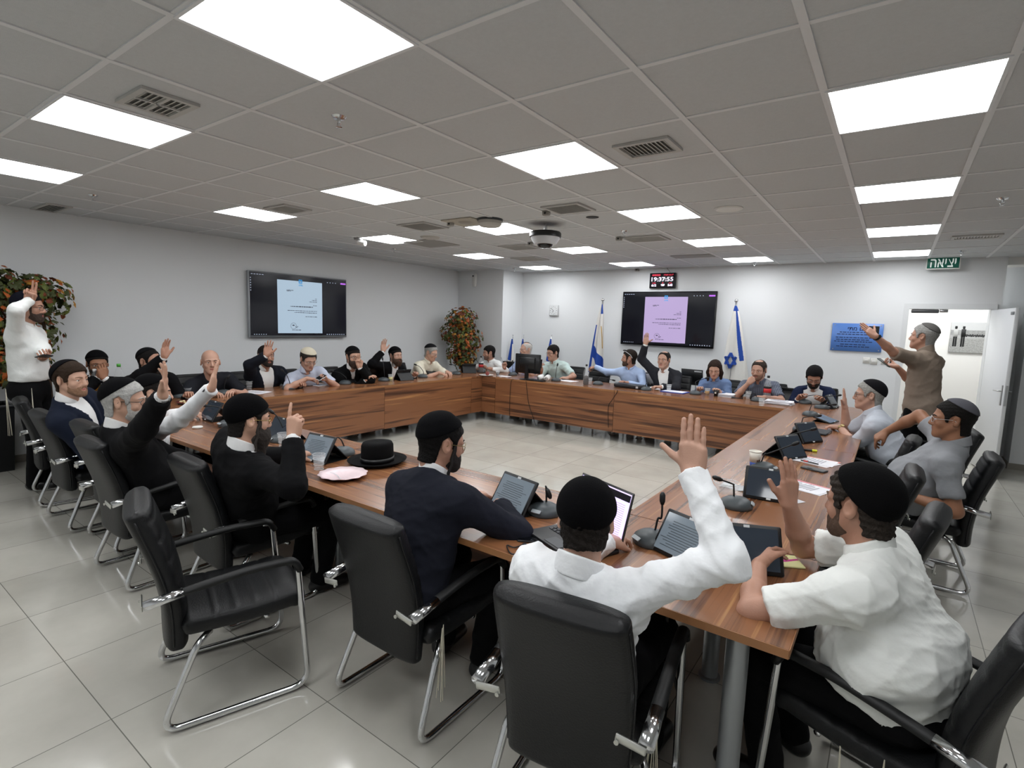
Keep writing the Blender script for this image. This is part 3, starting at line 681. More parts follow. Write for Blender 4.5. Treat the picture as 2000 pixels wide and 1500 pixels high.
t = thing('corridor_light', 'lit ceiling panel in the corridor beyond the doorway', 'ceiling light', (.7, 10.1, 2.6)); mb = MB(); mb.box((0, 0, -.006), (1.2, .6, .01)); mb.build('diffuser', em, t)
# vents, sprinklers and sensors
vg = mat('vent_gray', 'bdbcb8', .5); vd = mat('vent_dark', '6c6a65', .7)
VENTP = {}
def vent(px, py, sx, sy, lab, along='x', split=False, plate=True):
    c = on_z(px, py, CEIL); t = thing('air_vent', lab, 'air vent', (c[0], c[1], CEIL), 0, 'ceiling air vents')
    mb = MB(); e = .028
    for s in (1, -1): mb.box((s*(sx/2+e/2), 0, -.008), (e, sy+2*e, .014)); mb.box((0, s*(sy/2+e/2), -.008), (sx, e, .014))
    if split: mb.box((0, 0, -.008), (.014, sy, .014)); mb.box((0, 0, -.008), (sx, .014, .014))
    mb.build('frame', vg, t); mb = MB(); mb.box((0, 0, -.002), (sx, sy, .003)); mb.build('backing', vd, t)
    mb = MB(); n = int((sx if along == 'y' else sy)/.024)
    for i in range(n):
        q = (i+.5)/n-.5
        if along == 'y': mb.box((q*sx, 0, -.008), (.016, sy, .003), rotm('Y', 32))
        else: mb.box((0, q*sy, -.008), (sx, .016, .003), rotm('X', 32))
    mb.build('louvre', vg, t)
vent(308, 199, .26, .20, 'square ceiling vent of four grilles beside the near left light', 'x', True)
vent(1265, 287, .27, .20, 'ceiling vent of slanted blades right of the central light', 'y')
vent(562, 407, .30, .24, 'gray ceiling vent touching the second light in the left row', 'y')
vent(1110, 406, .32, .28, 'gray ceiling vent in front of the black dome camera', 'x')
vent(100, 405, .5, .16, 'long narrow ceiling vent close to the left wall', 'x')
vent(826, 441, .36, .34, 'small gray ceiling vent left of the round sensor puck', 'x')
vent(1261, 465, .42, .32, 'gray ceiling vent behind the dome camera towards the back screen', 'x')
vent(1015, 482, .4, .34, 'faint gray ceiling vent ahead of the second light row', 'x')
vent(1035, 505, .42, .36, 'flat gray ceiling vent near the back left corner', 'x')
vent(1907, 461, .34, .16, 'dark slotted ceiling vent right of the door side lights', 'y')
mb = MB()
for px, py, sx, sy, n in ((1352, 500, .57, .3, 'gray access hatch in the ceiling above the red clock'), (840, 475, .57, .57, 'darker gray ceiling tile beyond the left row light')):
    c = on_z(px, py, CEIL); mb = MB(); mb.box((0, 0, -.004), (sx, sy, .008), bev=.003); tag(mb.build('ceiling_hatch', mat('hatch_gray', '9a9894', .7), None, loc=(c[0], c[1], CEIL)), n, 'ceiling hatch')
c = on_z(910, 432, CEIL); t = thing('ceiling_speaker', 'stained square ceiling speaker grille in front of the white puck', 'speaker', (c[0], c[1], CEIL)); mb = MB(); mb.box((0, 0, -.006), (.4, .34, .012), bev=.004); mb.build('plate', mat('stained_white', 'aca699', .7, var=.2, vscale=20), t); mb = MB(); mb.lathe([(.0, -.022), (.06, -.020), (.08, -.012)], n=20); mb.build('cone', mat('stained_gray', '99938a', .7), t)
sp = None
for px, py, lab in ((662, 228, 'chrome sprinkler head beside the big light at the top'), (182, 381, 'chrome sprinkler head near the left wall'), (1959, 387, 'chrome sprinkler head at the right edge of the ceiling'), (770, 486, 'chrome sprinkler head above the left screen side'), (1219, 451, 'chrome sprinkler head right of the dome camera'), (1474, 512, 'chrome sprinkler head near the back wall right of the clock'), (1880, 490, 'chrome sprinkler head above the exit sign'), (1004, 524, 'chrome sprinkler head at the back left corner')):
    c = on_z(px, py, CEIL)
    if sp is None:
        sp = thing('sprinkler', lab, 'sprinkler', (c[0], c[1], CEIL), 0, 'ceiling sprinklers'); mb = MB(); mb.lathe([(0, -.012), (.030, -.010), (.038, 0)], n=20); mb.build('escutcheon', chrome, sp)
        mb = MB(); mb.lathe([(.008, -.03), (.010, -.012)], n=10)
        for s in (1, -1): mb.tube([(s*.006, 0, -.02), (s*.014, 0, -.035), (s*.004, 0, -.05)], .003, 6)
        mb.build('frame_arm', chrome, sp); mb = MB(); mb.lathe([(0, -.055), (.016, -.053), (.016, -.050), (0, -.049)], n=14); mb.build('deflector', chrome, sp)
    else: dup(sp, (c[0], c[1], CEIL), 0, lab)
c = on_z(1066, 437, CEIL); t = thing('dome_camera', 'black and white dome camera hanging from the ceiling', 'camera', (c[0], c[1], CEIL)); mb = MB(); mb.lathe([(.016, -.09), (.016, 0)], n=12); mb.build('stem', steel, t); mb = MB(); mb.lathe([(.0, -.085), (.155, -.085), (.165, -.10), (.165, -.135), (.15, -.14), (0, -.14)], n=36); mb.build('collar', blackp, t); mb = MB(); mb.lathe([(.15, -.14), (.148, -.155), (.115, -.205), (.085, -.21), (0, -.21)], n=36); mb.build('housing', mat('camera_white', 'c9cacc', .35), t); mb = MB(); mb.lathe([(.082, -.208), (.075, -.228), (.05, -.245), (0, -.25)], n=28); mb.build('lens_dome', mat('dark_dome', '0c0d0f', .08), t)
c = on_z(1423, 407, CEIL); t = thing('ceiling_speaker', 'round white ceiling speaker between the two right light rows', 'speaker', (c[0], c[1], CEIL)); mb = MB(); mb.lathe([(.085, -.010), (.10, -.014), (.115, -.006), (.115, 0)], n=36); mb.build('ring', whitep, t); mb = MB(); mb.lathe([(0, -.006), (.088, -.008)], n=36); mb.build('grille', mat('speaker_mesh', 'b5b4b0', .8), t)
c = on_z(957, 428, CEIL); t = thing('smoke_detector', 'white round detector puck in front of a lit ceiling panel', 'detector', (c[0], c[1], CEIL)); mb = MB(); mb.lathe([(0, -.075), (.10, -.072), (.12, -.05), (.12, -.02)], n=30); mb.build('body', mat('puck_white', 'b9b6ae', .5), t); mb = MB(); mb.lathe([(.13, -.02), (.13, 0)], n=30); mb.build('base', darkp, t)
c = on_z(840, 463, CEIL); tag((lambda mb: mb.build('smoke_detector', mat('puck_white', 'b9b6ae', .5), None, loc=(c[0], c[1], CEIL)))(MB().lathe([(0, -.02), (.11, -.018), (.125, 0)], n=30)), 'flat round detector plate beside the far left row light', 'detector')
c = on_z(1157, 424, CEIL); tag(MB().lathe([(0, -.006), (.06, -.004), (.062, 0)], n=24).build('downlight', mat('dark_hole', '1b1a19', .6), None, loc=(c[0], c[1], CEIL)), 'small unlit round dark downlight right of the dome camera', 'downlight')
c = on_z(700, 464, CEIL); t = thing('ceiling_camera', 'small white camera with a tag under the left row light', 'camera', (c[0], c[1], CEIL)); mb = MB(); mb.lathe([(.055, -.03), (.06, 0)], n=20); mb.build('base', mat('gray_metal2', '8b8c8c', .5), t); mb = MB(); mb.tube([(0, 0, -.06), (.10, .03, -.075)], .035, 12); mb.build('barrel', whitep, t)
for px, py, lab in ((1067, 416, 'tiny ceiling sensor box in front of the dome camera'), (1036, 476, 'tiny ceiling sensor box by the second row light'), (1209, 466, 'tiny ceiling sensor box left of the far vent'), (880, 437, 'tiny ceiling sensor box beside the stained speaker'), (1244, 530, 'small gray sensor under the ceiling left of the red clock')):
    c = on_z(px, py, CEIL-.02) if py < 520 else A(*on_y(px, py, BACK-.05)[:2], CEIL-.03); t = thing('ceiling_sensor', lab, 'sensor', (c[0], c[1], CEIL)); mb = MB(); mb.box((0, 0, -.022), (.07, .05, .044), bev=.008); mb.build('case', mat('sensor_gray', '9b9993', .5), t); mb = MB(); mb.ball((.0, -.024, -.024), .012, 8); mb.build('lens', blackp, t)
t = thing('wall_siren', 'white slim detector box high on the corner wall', 'detector', (-7.08, 8.5, 2.5)); mb = MB(); mb.box((0, -.03, 0), (.10, .06, .26), bev=.018); mb.build('case', whitep, t); mb = MB(); mb.ball((-.02, -.058, .08), .018, 10); mb.build('lens', darkp, t)
# exit sign
t = thing('exit_sign', 'green hanging exit sign with white Hebrew lettering above the doorway', 'sign', (.415, BACK-.10, 2.625)); mb = MB(); mb.box((0, 0, .0), (.33, .03, .135), bev=.003); mb.build('plate', mat('exit_green', '17594a', .35, emit='17594a', es=.12), t)
mb = MB(); spaced(mb, 'האיצי', .135, (0, -.017, .0), .265, .10, .002, .108); mb.build('lettering', mat('exit_white', 'dfe6e2', .4, emit='dfe6e2', es=.25), t, False); mb = MB(); mb.box((0, 0, -.074), (.35, .035, .013)); mb.box((-.172, 0, 0), (.012, .035, .145)); mb.box((.172, 0, 0), (.012, .035, .145)); mb.build('frame', whitep, t)
# plaque on the back wall
t = thing('wall_sign', 'blue wall plaque with dark Hebrew lettering and a small portrait', 'plaque', (-.46, BACK, 1.612)); mb = MB(); mb.box((0, -.02, 0), (.625, .012, .40), bev=.003); mb.build('board', mat('plaque_blue', '5b86cf', .3, var=.04, vscale=3), t)
mb = MB(); spaced(mb, 'יתמ םלוא', .075, (.035, -.0275, .128), .30, .09, .0012)
q = random.Random(3)
for k, (z, wd) in enumerate(((.072, .38), (.042, .42), (-.004, .44), (-.034, .38), (-.062, .46), (-.104, .30), (-.134, .40))):
    x = wd/2-.02
    while x > -wd/2:
        l = q.uniform(.02, .05); mb.box((x-l/2-.015, -.0275, z), (l, .001, .011)); x -= l+.010
mb.build('lettering', mat('plaque_ink', '1b2a55', .5), t, False)
mb = MB(); mb.box((.20, -.028, .105), (.125, .003, .125)); mb.build('portrait', mat('portrait_dark', '141416', .4), t); mb = MB(); mb.ball((.20, -.0285, .112), (.026, .003, .034), 14); mb.ball((.20, -.0285, .055), (.05, .002, .022), 14); mb.build('portrait_face', mat('portrait_face', '3d3330', .5), t)
mb = MB()
for x in (-.28, .28):
    for z in (-.175, .175): mb.lathe([(.008, 0), (.008, -.03)], (x, -.002, z), 10, rotm('X', -90)); 
mb.build('standoff', steel, t)
# switches
for i, (px, kind_) in enumerate(((1692, 'white socket plate left of three under the blue plaque'), (1707, 'white socket plate in the middle under the blue plaque'), (1728, 'white light switch under the right end of the blue plaque'))):
    c = on_y(px, 704, BACK); t = thing('wall_switch', kind_, 'switch', (c[0], BACK, 1.29-.01*(i == 1)), 0, 'switch plates under the plaque'); mb = MB(); mb.box((0, -.006, 0), (.085, .012, .085), bev=.004); mb.build('plate', mat('plate_white', 'dddcd6', .4), t); mb = MB(); mb.box((.0, -.014, .0), (.035, .008, .05) if i == 2 else (.04, .004, .03), bev=.002); mb.build('rocker', whitep, t)
t = thing('wall_switch', 'small dark wall control right of the white switch', 'wall control', (-.02, BACK, 1.29)); mb = MB(); mb.box((0, -.008, 0), (.035, .016, .09), bev=.004); mb.build('case', mat('gray_plastic', '8c8c8b', .5), t); mb = MB(); mb.box((0, -.017, .01), (.024, .003, .05)); mb.build('display', blackp, t)
# corridor photograph
t = thing('framed_photo', 'black and white photograph of two standing men on the corridor wall', 'photograph', (.93, 11.0, 1.66))
mb = MB(); mb.box((0, -.015, 0), (.46, .03, .48), bev=.003); mb.build('panel', mat('photo_mid', 'b2b2b0', .6), t)
mb = MB(); mb.box((0, -.0315, .175), (.455, .002, .12)); mb.build('sky_strip', mat('photo_sky', 'c9cac9', .6), t)
mb = MB(); mb.box((0, -.0315, .075), (.455, .002, .08)); mb.build('hill_strip', mat('photo_hill', '9a9a98', .7, var=.5, vscale=40), t)
mb = MB()
for k in range(26): mb.ball((-.05+.27*k/26, -.032, .035+.008*math.sin(k*2.3)), (.012, .002, .016+.004*math.sin(k)), 8)
mb.build('crowd_strip', mat('photo_crowd', '3b3b3b', .7), t)
mb = MB(); mb.box((0, -.0315, -.125), (.455, .002, .22)); mb.build('field_strip', mat('photo_field', 'a3a39f', .7, var=.6, vscale=60), t)
for x, sh in ((-.165, 'b5b5b2'), (-.07, '1b1b1b')):
    mb = MB(); mb.box((x-.014, -.034, -.06), (.022, .003, .17)); mb.box((x+.012, -.034, -.06), (.022, .003, .17)); mb.ball((x, -.034, .15), (.017, .003, .022), 12); mb.box((x, -.034, .168), (.03, .003, .016)); mb.build('figure_dark', mat('photo_black', '161616', .6), t); mb = MB(); mb.box((x, -.0345, .07), (.055, .003, .12), bev=.001); mb.build('figure_shirt', mat('photo_shirt'+sh, sh, .6), t)
# clocks
t = thing('digital_clock', 'black digital wall clock with glowing red and white digits above the back screen', 'clock', (-3.385, BACK, 2.475)); mb = MB(); mb.box((0, -.03, 0), (.46, .06, .26), bev=.006); mb.build('case', mat('clock_black', '16151a', .35), t)
wh = mat('digit_white', 'f0e8ff', .5, emit='efe6ff', es=.75); rd = mat('digit_red', 'd0304a', .5, emit='e03048', es=.5)
mb = MB(); letter(mb, '19:37:55', .1, (0, -.0615, .022), bold=.0012, wmax=.385)
letter(mb, '6:12', .05, (-.145, -.0615, -.082), bold=.002); letter(mb, 'ינש', .05, (.015, -.0615, -.078), bold=.002); letter(mb, '5:43', .05, (.145, -.0615, -.08), bold=.002); mb.build('white_digits', wh, t, False)
mb = MB(); letter(mb, '05/08/2025', .036, (-.11, -.0615, .094), bold=.002, wmax=.15); letter(mb, 'ה"פשת באב א"י', .036, (.11, -.0615, .096), bold=.001, wmax=.17); letter(mb, 'העיקש', .022, (-.145, -.0615, -.045), bold=.001); letter(mb, 'םוי', .022, (.015, -.0615, -.042), bold=.001); letter(mb, 'החירז', .022, (.145, -.0615, -.045), bold=.001); mb.build('red_digits', rd, t, False)
tag(MB().tube(curve_pts([(0, 0, 0), (-.02, -.02, .05), (-.06, -.01, .09), (-.07, 0, .12)]), .004, 6).build('power_cord', mat('cord_gray', '77787a', .6), None, loc=(-3.25, BACK-.03, 2.58)), 'thin gray cord from the red digital clock up to the ceiling', 'cord')
t = thing('wall_clock', 'square white wall clock between the corner and the first flag', 'clock', (-5.58, BACK, 1.93)); mb = MB(); mb.box((0, -.02, 0), (.205, .04, .215), bev=.008); mb.build('case', mat('clock_silver', 'c9cacb', .35), t); mb = MB(); mb.box((0, -.041, 0), (.175, .003, .185)); mb.build('dial', mat('clock_dial', 'dcdedf', .6), t)
mb = MB()
for k in range(12):
    a = k*PI/6; mb.box((.072*math.sin(a), -.044, .074*math.cos(a)), (.006, .002, .018 if k % 3 == 0 else .012), rotm('Y', math.degrees(a)))
mb.build('hour_mark', blackp, t); mb = MB(); mb.box((-.028, -.045, .021), (.006, .002, .075), rotm('Y', -53)); mb.build('minute_hand', blackp, t); mb = MB(); mb.box((-.008, -.046, -.02), (.008, .002, .045), rotm('Y', 22)); mb.build('hour_hand', blackp, t)
# wall screens
def screen(name, lab, loc, rz, tint, bez, w=1.655, h=.945):
    t = thing(name, lab, 'screen', loc, rz); mb = MB(); mb.box((0, -.055, 0), (w, .05, h), bev=.006); mb.build('case', bez, t)
    mb = MB(); mb.box((0, -.0815, .006), (w-.035, .004, h-.045)); mb.build('display', mat('display_'+tint, '0a0b12', .12, emit='15161f', es=.2), t); dp = t.children[-1] if t.children else t; dp = [c for c in t.children if c.name.startswith('display')][0]
    mb = MB(); mb.box((-.02, -.0845, -.015), (.755, .002, h-.155)); mb.build('page', mat('page_'+tint, '20202a', .4, emit=tint, es=.5), dp)
    ink = mat('page_ink', '2a2a36', .6, emit='50506a', es=.08); mb = MB(); y = -.0865; q = random.Random(5)
    def line(x0, x1, z, hh=.009):
        x = x1
        while x > x0:
            l = q.uniform(.018, .05); l = min(l, x-x0); mb.box((x-l/2, y, z), (l, .001, hh*q.uniform(.7, 1))); x -= l+.008
    line(-.25, -.14, .235); line(-.25, -.18, .222); line(.23, .26, .125); line(.17, .26, .100); line(.13, .26, .076); line(.19, .26, .02); line(-.19, .19, -.005, .014); line(-.24, .26, -.068); line(-.13, .26, -.095); line(.06, .26, -.155)
    for k in range(28):
        a = k*2*PI/28; mb.box((-.145+.046*math.cos(a), y, -.30+.046*math.sin(a)), (.009, .001, .004), rotm('Y', -math.degrees(a)-90))
    line(-.17, -.13, -.29, .02); line(-.12, -.07, -.31); line(-.11, -.08, -.325); line(-.17, -.02, -.36); line(.22, .27, -.415)
    mb.build('lettering', ink, dp, False)
    lb = mat('logo_blue', '2a82b8', .5, emit='2a82b8', es=.5); mb = MB()
    for x in (-.022, .022): mb.box((-.0+x-.02, y, .375), (.014, .001, .05))
    mb.box((-.02, y, .352), (.058, .001, .012)); mb.box((-.02, y, .398), (.058, .001, .010)); mb.box((-.02, y, .375), (.006, .001, .04)); line(-.05, .01, .325); line(-.06, .02, .312); mb.build('emblem', lb, dp, False)
    mb = MB(); ui = mat('screen_icons', '8f97a8', .5, emit='8f97a8', es=.5)
    for k in range(9): mb.box((w/2-.06-k*.04, y+.002, -h/2+.045), (.016, .001, .014))
    for k in range(6): mb.box((-w/2+.07+k*.035, y+.002, -h/2+.045), (.014, .001, .010)); mb.box((-w/2+.03, y+.002, h/2-.1-k*.035), (.012, .001, .016))
    for k in range(4): mb.box((w/2-.22-k*.05, y+.002, h/2-.075), (.016, .001, .012))
    for k in range(5): mb.box((-w/2+.05+k*.04, y+.002, h/2-.045), (.026, .001, .009))
    mb.build('icons', ui, dp, False); mb = MB(); mb.box((w/2-.075, y+.002, h/2-.075), (.10, .001, .024)); mb.build('tab', mat('screen_tab', 'a060d8', .5, emit='b060d0', es=.6), dp)
    return t
screen('wall_screen', 'large silver framed wall screen showing a letter, on the left wall', (LEFT, 4.80, 1.806), 90, 'bcd3e6', mat('silver_bezel', 'a3a7ab', .35, metal=.5))
screen('wall_screen', 'large black wall screen showing a lilac tinted letter, between the flags', (-3.265, BACK, 1.812), 0, 'cfb9ea', mat('black_bezel', '0d0d10', .3))
# ------------------------------------------------------------------ tables
WP = dict(dark='5d4032', mid='85603f', light='ab8058'); WD = dict(dark='4f3325', mid='79533a', light='a2764e')
top_x = wood('table_top_wood', '5c3b28', '8a5c3d', 'b58556', (1, 0, 0), .27, .18); pan_x = wood('table_panel_wood', '4a2e20', '87593b', 'bb8757', (1, 0, 0), .35, .1)
edge_m = mat('table_edge', '9a6b45', .4, var=.1, vscale=20); leg_m = mat('silver_leg', '9fa3a6', .35, metal=.7); back_m = mat('panel_back', '3a3531', .6)
def table(lab, x0, x1, rz, width=.82, panel=True, legs=((.1, .5), (.9, .5)), pc=(0, 0), pz=.14):
    """local x runs along the table from 0 to the length; the inner face is at local y = width"""
    ln = x1-x0; t = thing('conference_table', lab, 'table', (pc[0], pc[1], 0), rz, 'conference table sections')
    mb = MB(); mb.box((ln/2, width/2, .7375), (ln-.004, width, .025), bev=.002); o = mb.build('tabletop', top_x, t)
    mb = MB(); e = .0015
    mb.box((ln/2, -e/2, .7365), (ln-.006, .003, .027)); mb.box((ln/2, width+e/2, .7365), (ln-.006, .003, .027)); mb.box((0, width/2, .7365), (.003, width, .027)); mb.box((ln, width/2, .7365), (.003, width, .027)); mb.build('edge_band', edge_m, t)
    if panel:
        mb = MB(); mb.box((ln/2, width-.012, (pz+.722)/2), (ln-.006, .018, .722-pz)); mb.build('front_panel', pan_x, t)
    for fx, fy in legs:
        mb = MB(); mb.lathe([(.05, 0), (.05, .012), (.037, .016), (.037, .70), (.06, .705), (.06, .724)], (fx*ln, fy*width, 0), 20); mb.build('leg', leg_m, t)
    return t
XO, XI, RI, RO, NO, NI, FI, FO = -6.45, -5.63, -.99, -.165, 1.65, 2.47, 7.0, 7.82
table('near side table section under the black hat and pink plate', -5.63, -3.0, 0, pc=(XI, NO), legs=((.05, .5), (.95, .5)))
table('near side table section under the open laptop and black phone', -3.0, -.99, 0, pc=(-3.0, NO), legs=((.1, .5),))
table('near right corner table section on a thick silver leg', NO, 2.40, 90, width=-RI+RO, pc=(RO, NO), panel=False, legs=((.2, .2),))
table('right side table section with the tablet and paper cup', 2.40, 4.80, 90, width=-RI+RO, pc=(RO, 2.40), legs=((.05, .5), (.95, .5)))
table('right side table section nearest the back wall', 4.80, 7.0, 90, width=-RI+RO, pc=(RO, 4.80), legs=((.9, .5),))
table('left side table section nearest the camera', 2.47, 4.87, -90, pc=(XO, 4.87), legs=((.05, .4), (.9, .4)))
table('left side table section towards the back corner', 4.87, 6.72, -90, pc=(XO, 6.72), legs=((.1, .4), (.9, .4)))
table('near left corner table section behind the seated row', XO, XI, 0, pc=(XO, NO), panel=False, legs=((.15, .2),))
table('back table section under the monitor and white mugs', -5.35, -3.2, 180, pc=(-3.2, FO), legs=((.1, .4), (.9, .4)))
table('back table section under the black laptop', -3.2, RI, 180, pc=(RI, FO), legs=((.1, .4), (.9, .4)))
table('back right corner table section by the navy suited man', RI, RO, 180, pc=(RO, FO), panel=False, legs=((.2, .3),))
t = thing('conference_table', 'back left corner table section with short inner panels', 'table', (XO, 6.72, 0), 0, 'conference table sections')
mb = MB(); mb.prism([(0, 0), (.82, 0), (.82, .28), (1.1, .28), (1.1, 1.1), (0, 1.1)], .725, .75); mb.build('tabletop', top_x, t, False)
mb = MB(); mb.box((.808, .14, .431), (.018, .276, .582)); mb.build('front_panel', wood('table_panel_wood_b', '4a2e20', '87593b', 'bb8757', (0, 1, 0), .35, .1), t); mb = MB(); mb.box((.955, .292, .431), (.284, .018, .582)); mb.build('front_panel', pan_x, t)
mb = MB(); mb.lathe([(.037, 0), (.037, .72)], (.4, .7, 0), 20); mb.build('leg', leg_m, t)
# ------------------------------------------------------------------ chairs
leather = mat('black_leather', '0c0d0f', .45, bump=.12, bscale=160, spec=.42); pad_m = mat('arm_pad', '0b0c0d', .55)
def cushion(P, Nn, W, Tk, n=28, ex=3.2, pleats=None):
    """rounded upholstered slab swept along the side-view curve P with face normals Nn, half widths W and half thicknesses Tk"""
    mb = MB(); P = A(P); Nn = A(Nn); m = len(P); V = []
    for i in range(m):
        for j in range(n):
            a = 2*PI*j/n; c, s = math.cos(a), math.sin(a); x = W[i]*math.copysign(abs(c)**(2/ex), c); y = Tk[i]*math.copysign(abs(s)**(2/ex), s)
            if pleats is not None and s > 0: y *= 1-pleats[i]*max(0, 1-abs(x)/W[i]*.25)
            V.append(P[i]+A(x, 0, 0)+Nn[i]*y)
    F = [(i*n+j, i*n+(j+1) % n, (i+1)*n+(j+1) % n, (i+1)*n+j) for i in range(m-1) for j in range(n)]+[tuple(range(n-1, -1, -1)), tuple(range((m-1)*n, m*n))]
    return mb.add(V, F)
def chair_proto(lab):
    t = thing('office_chair', lab, 'chair', (0, 0, 0), 0, 'black leather chairs')
    m = 64; u = np.linspace(0, 1, m); z = .295+.605*u; y = -.215-.10*u+.03*np.sin(u*PI*1.2); e = np.clip(np.minimum(u, 1-u)/.035, 0, 1); e = np.sqrt(1-(1-e)**2)*.92+.08
    P = np.stack([0*u, y, z], 1); d = np.gradient(P, axis=0); N_ = np.stack([0*u, d[:, 2], -d[:, 1]], 1); N_ /= np.linalg.norm(N_, axis=1)[:, None]
    W = (.192+.026*np.clip(u*1.6, 0, 1)-.016*u**3)*(.86+.14*np.clip(e*1.3, 0, 1)); pl = .35*np.clip(1-np.abs(((u*7.0) % 1)-.5)/.10, 0, 1)*(u > .18)*(u < .93)
    Tk = .046*e*(1+.12*u); bk = cushion(P, N_, W, Tk, 32, 3.4, pl).build('backrest', leather, t, True)
    for s in (1, -1): mb = MB(); mb.tube([p+n_*(-.012)+A(s*w_, 0, 0) for p, n_, w_ in zip(P[3:-3:3], N_[3:-3:3], W[3:-3:3])], .004, 5); mb.build('piping', leather, bk, True)
    u = np.linspace(0, 1, 48); yy = -.20+.475*u; zz = .405-.012*np.sin(u*PI)+.012*u-.03*np.clip((u-.85)/.15, 0, 1)**2; e = np.clip(np.minimum(u, 1-u)/.07, 0, 1); e = np.sqrt(1-(1-e)**2)*.93+.07
    P = np.stack([0*u, yy, zz], 1); d = np.gradient(P, axis=0); N_ = np.stack([0*u, -d[:, 2], d[:, 1]], 1); N_ /= np.linalg.norm(N_, axis=1)[:, None]
    pl = .25*np.clip(1-np.abs(((u*6) % 1)-.5)/.10, 0, 1)*(u > .15)*(u < .85)
    cushion(P, N_, (.232+0*u)*(.88+.12*e), .05*e, 32, 3.6, pl).build('seat', leather, t, True)
    for s in (1, -1):
        mb = MB(); x = s*.262
        mb.tube(fillet([(s*.20, -.10, .36), (s*.235, -.15, .33), (x, -.285, .018), (x, .275, .018), (x-s*.004, .235, .60), (x-s*.004, .19, .605)], .075, 6), .0135, 14); mb.build('leg_frame', chrome, t, True)
        mb = MB(); mb.tube(fillet([(x, -.275, .565), (x, -.12, .590), (x, .06, .612), (x, .22, .612), (x, .245, .56)], .05, 5), .021, 16, flat=.75); ar = mb.build('armrest', pad_m, t, True)
        mb = MB(); mb.tube([(x, -.32, .557), (x, -.19, .578)], .0225, 20, flat=.8); mb.build('arm_sleeve', chrome, ar, True)
        mb = MB(); mb.box((s*.222, -.325, .553), (.085, .007, .025), rotm('Y', s*8), bev=.003); mb.lathe([(.007, 0), (.007, .004)], (s*.185, -.331, .548), 8, rotm('X', 90)); mb.build('bracket', mat('bracket_silver', 'c9c9c2', .35, metal=.6), ar)
    mb = MB(); mb.tube([(-.2, -.10, .352), (.2, -.10, .352)], .012, 8); mb.tube([(-.2, .12, .352), (.2, .12, .352)], .012, 8); mb.build('crossbar', chrome, t, True)
    return t
CHAIRS = [(-.74, 1.555, 8, 'black leather chair under the man in white with his arm raised at front centre'), (-1.62, 1.63, 0, 'black leather chair under the navy suited man with a curled sidelock'),
 (-2.35, 1.13, -19, 'empty black leather chair pulled away from the near table'), (-2.955, 1.555, -3, 'black leather chair under the bearded man pointing one finger up'),
 (-3.80, 1.38, 0, 'black leather chair under the gray haired man raising a watch wrist'), (-4.42, 1.52, 0, 'black leather chair under the white shirted man behind the gray haired man'),
 (-5.10, 1.45, 0, 'black leather chair under the young man in a navy suit on the left'), (-5.88, 1.50, -8, 'black leather chair at the left end of the near row by the standing man'),
 (.09, 2.07, 71, 'black leather chair under the heavy man in a white short sleeved shirt'), (-.10, 3.0, 82, 'empty black leather chair turned side on behind the heavy man'),
 (-.16, 3.80, 90, 'empty black leather chair pushed in beside the man in gray'), (.275, 4.65, 88, 'black leather chair under the man in the gray shirt draping his arm'),
 (-.14, 5.02, 84, 'empty black leather chair on which the man in gray rests his arm'), (.28, 5.75, 92, 'black leather chair under the gray haired man with a black skullcap at the right table'),
 (-.12, 7.05, 90, 'empty black leather chair at the far end of the right table'), (.27, 6.50, 80, 'empty black leather chair behind the right table near the doorway'),
 (-6.80, 1.95, -90, 'black leather chair under the nearest man against the left wall'), (-6.72, 2.42, -90, 'black leather chair under the second man along the left wall'), (-6.74, 3.02, -90, 'black leather chair under the bald man'),
 (-6.74, 3.68, -90, 'black leather chair under the man in a dark suit below the left screen'), (-6.70, 4.22, -90, 'black leather chair under the man reading in a pale blue shirt'), (-6.70, 4.92, -90, 'black leather chair under the black coated man with two fingers raised'),
 (-6.74, 5.62, -90, 'black leather chair under the bearded man raising his hand below the screen corner'), (-6.72, 6.34, -90, 'black leather chair under the man in a cream shirt'), (-6.74, 7.12, -80, 'empty black leather chair in front of the autumn plant'),
 (-6.10, 8.16, 180, 'black leather chair under the dark haired man in white at the back corner'), (-5.38, 8.28, 180, 'black leather chair under the man behind the monitor'), (-4.72, 8.26, 180, 'black leather chair under the man in a mint polo shirt'),
 (-4.16, 8.10, 176, 'empty black leather chair held by the man in light blue'), (-3.42, 8.28, 180, 'black leather chair under the man with sunglasses on his head'), (-2.80, 8.26, 180, 'black leather chair under the man in an open dark jacket'),
 (-2.05, 8.26, 180, 'black leather chair under the woman in blue'), (-1.42, 8.28, 180, 'black leather chair under the man in a striped shirt'), (-.78, 8.26, 180, 'black leather chair under the navy suited man at the back table')]
cp = None
for x, y, rz, lab in CHAIRS:
    if cp is None:
        cp = chair_proto(lab); cp.location = (x, y, 0); cp.rotation_euler = (0, 0, math.radians(rz))
    else: dup(cp, (x, y, 0), rz, lab)
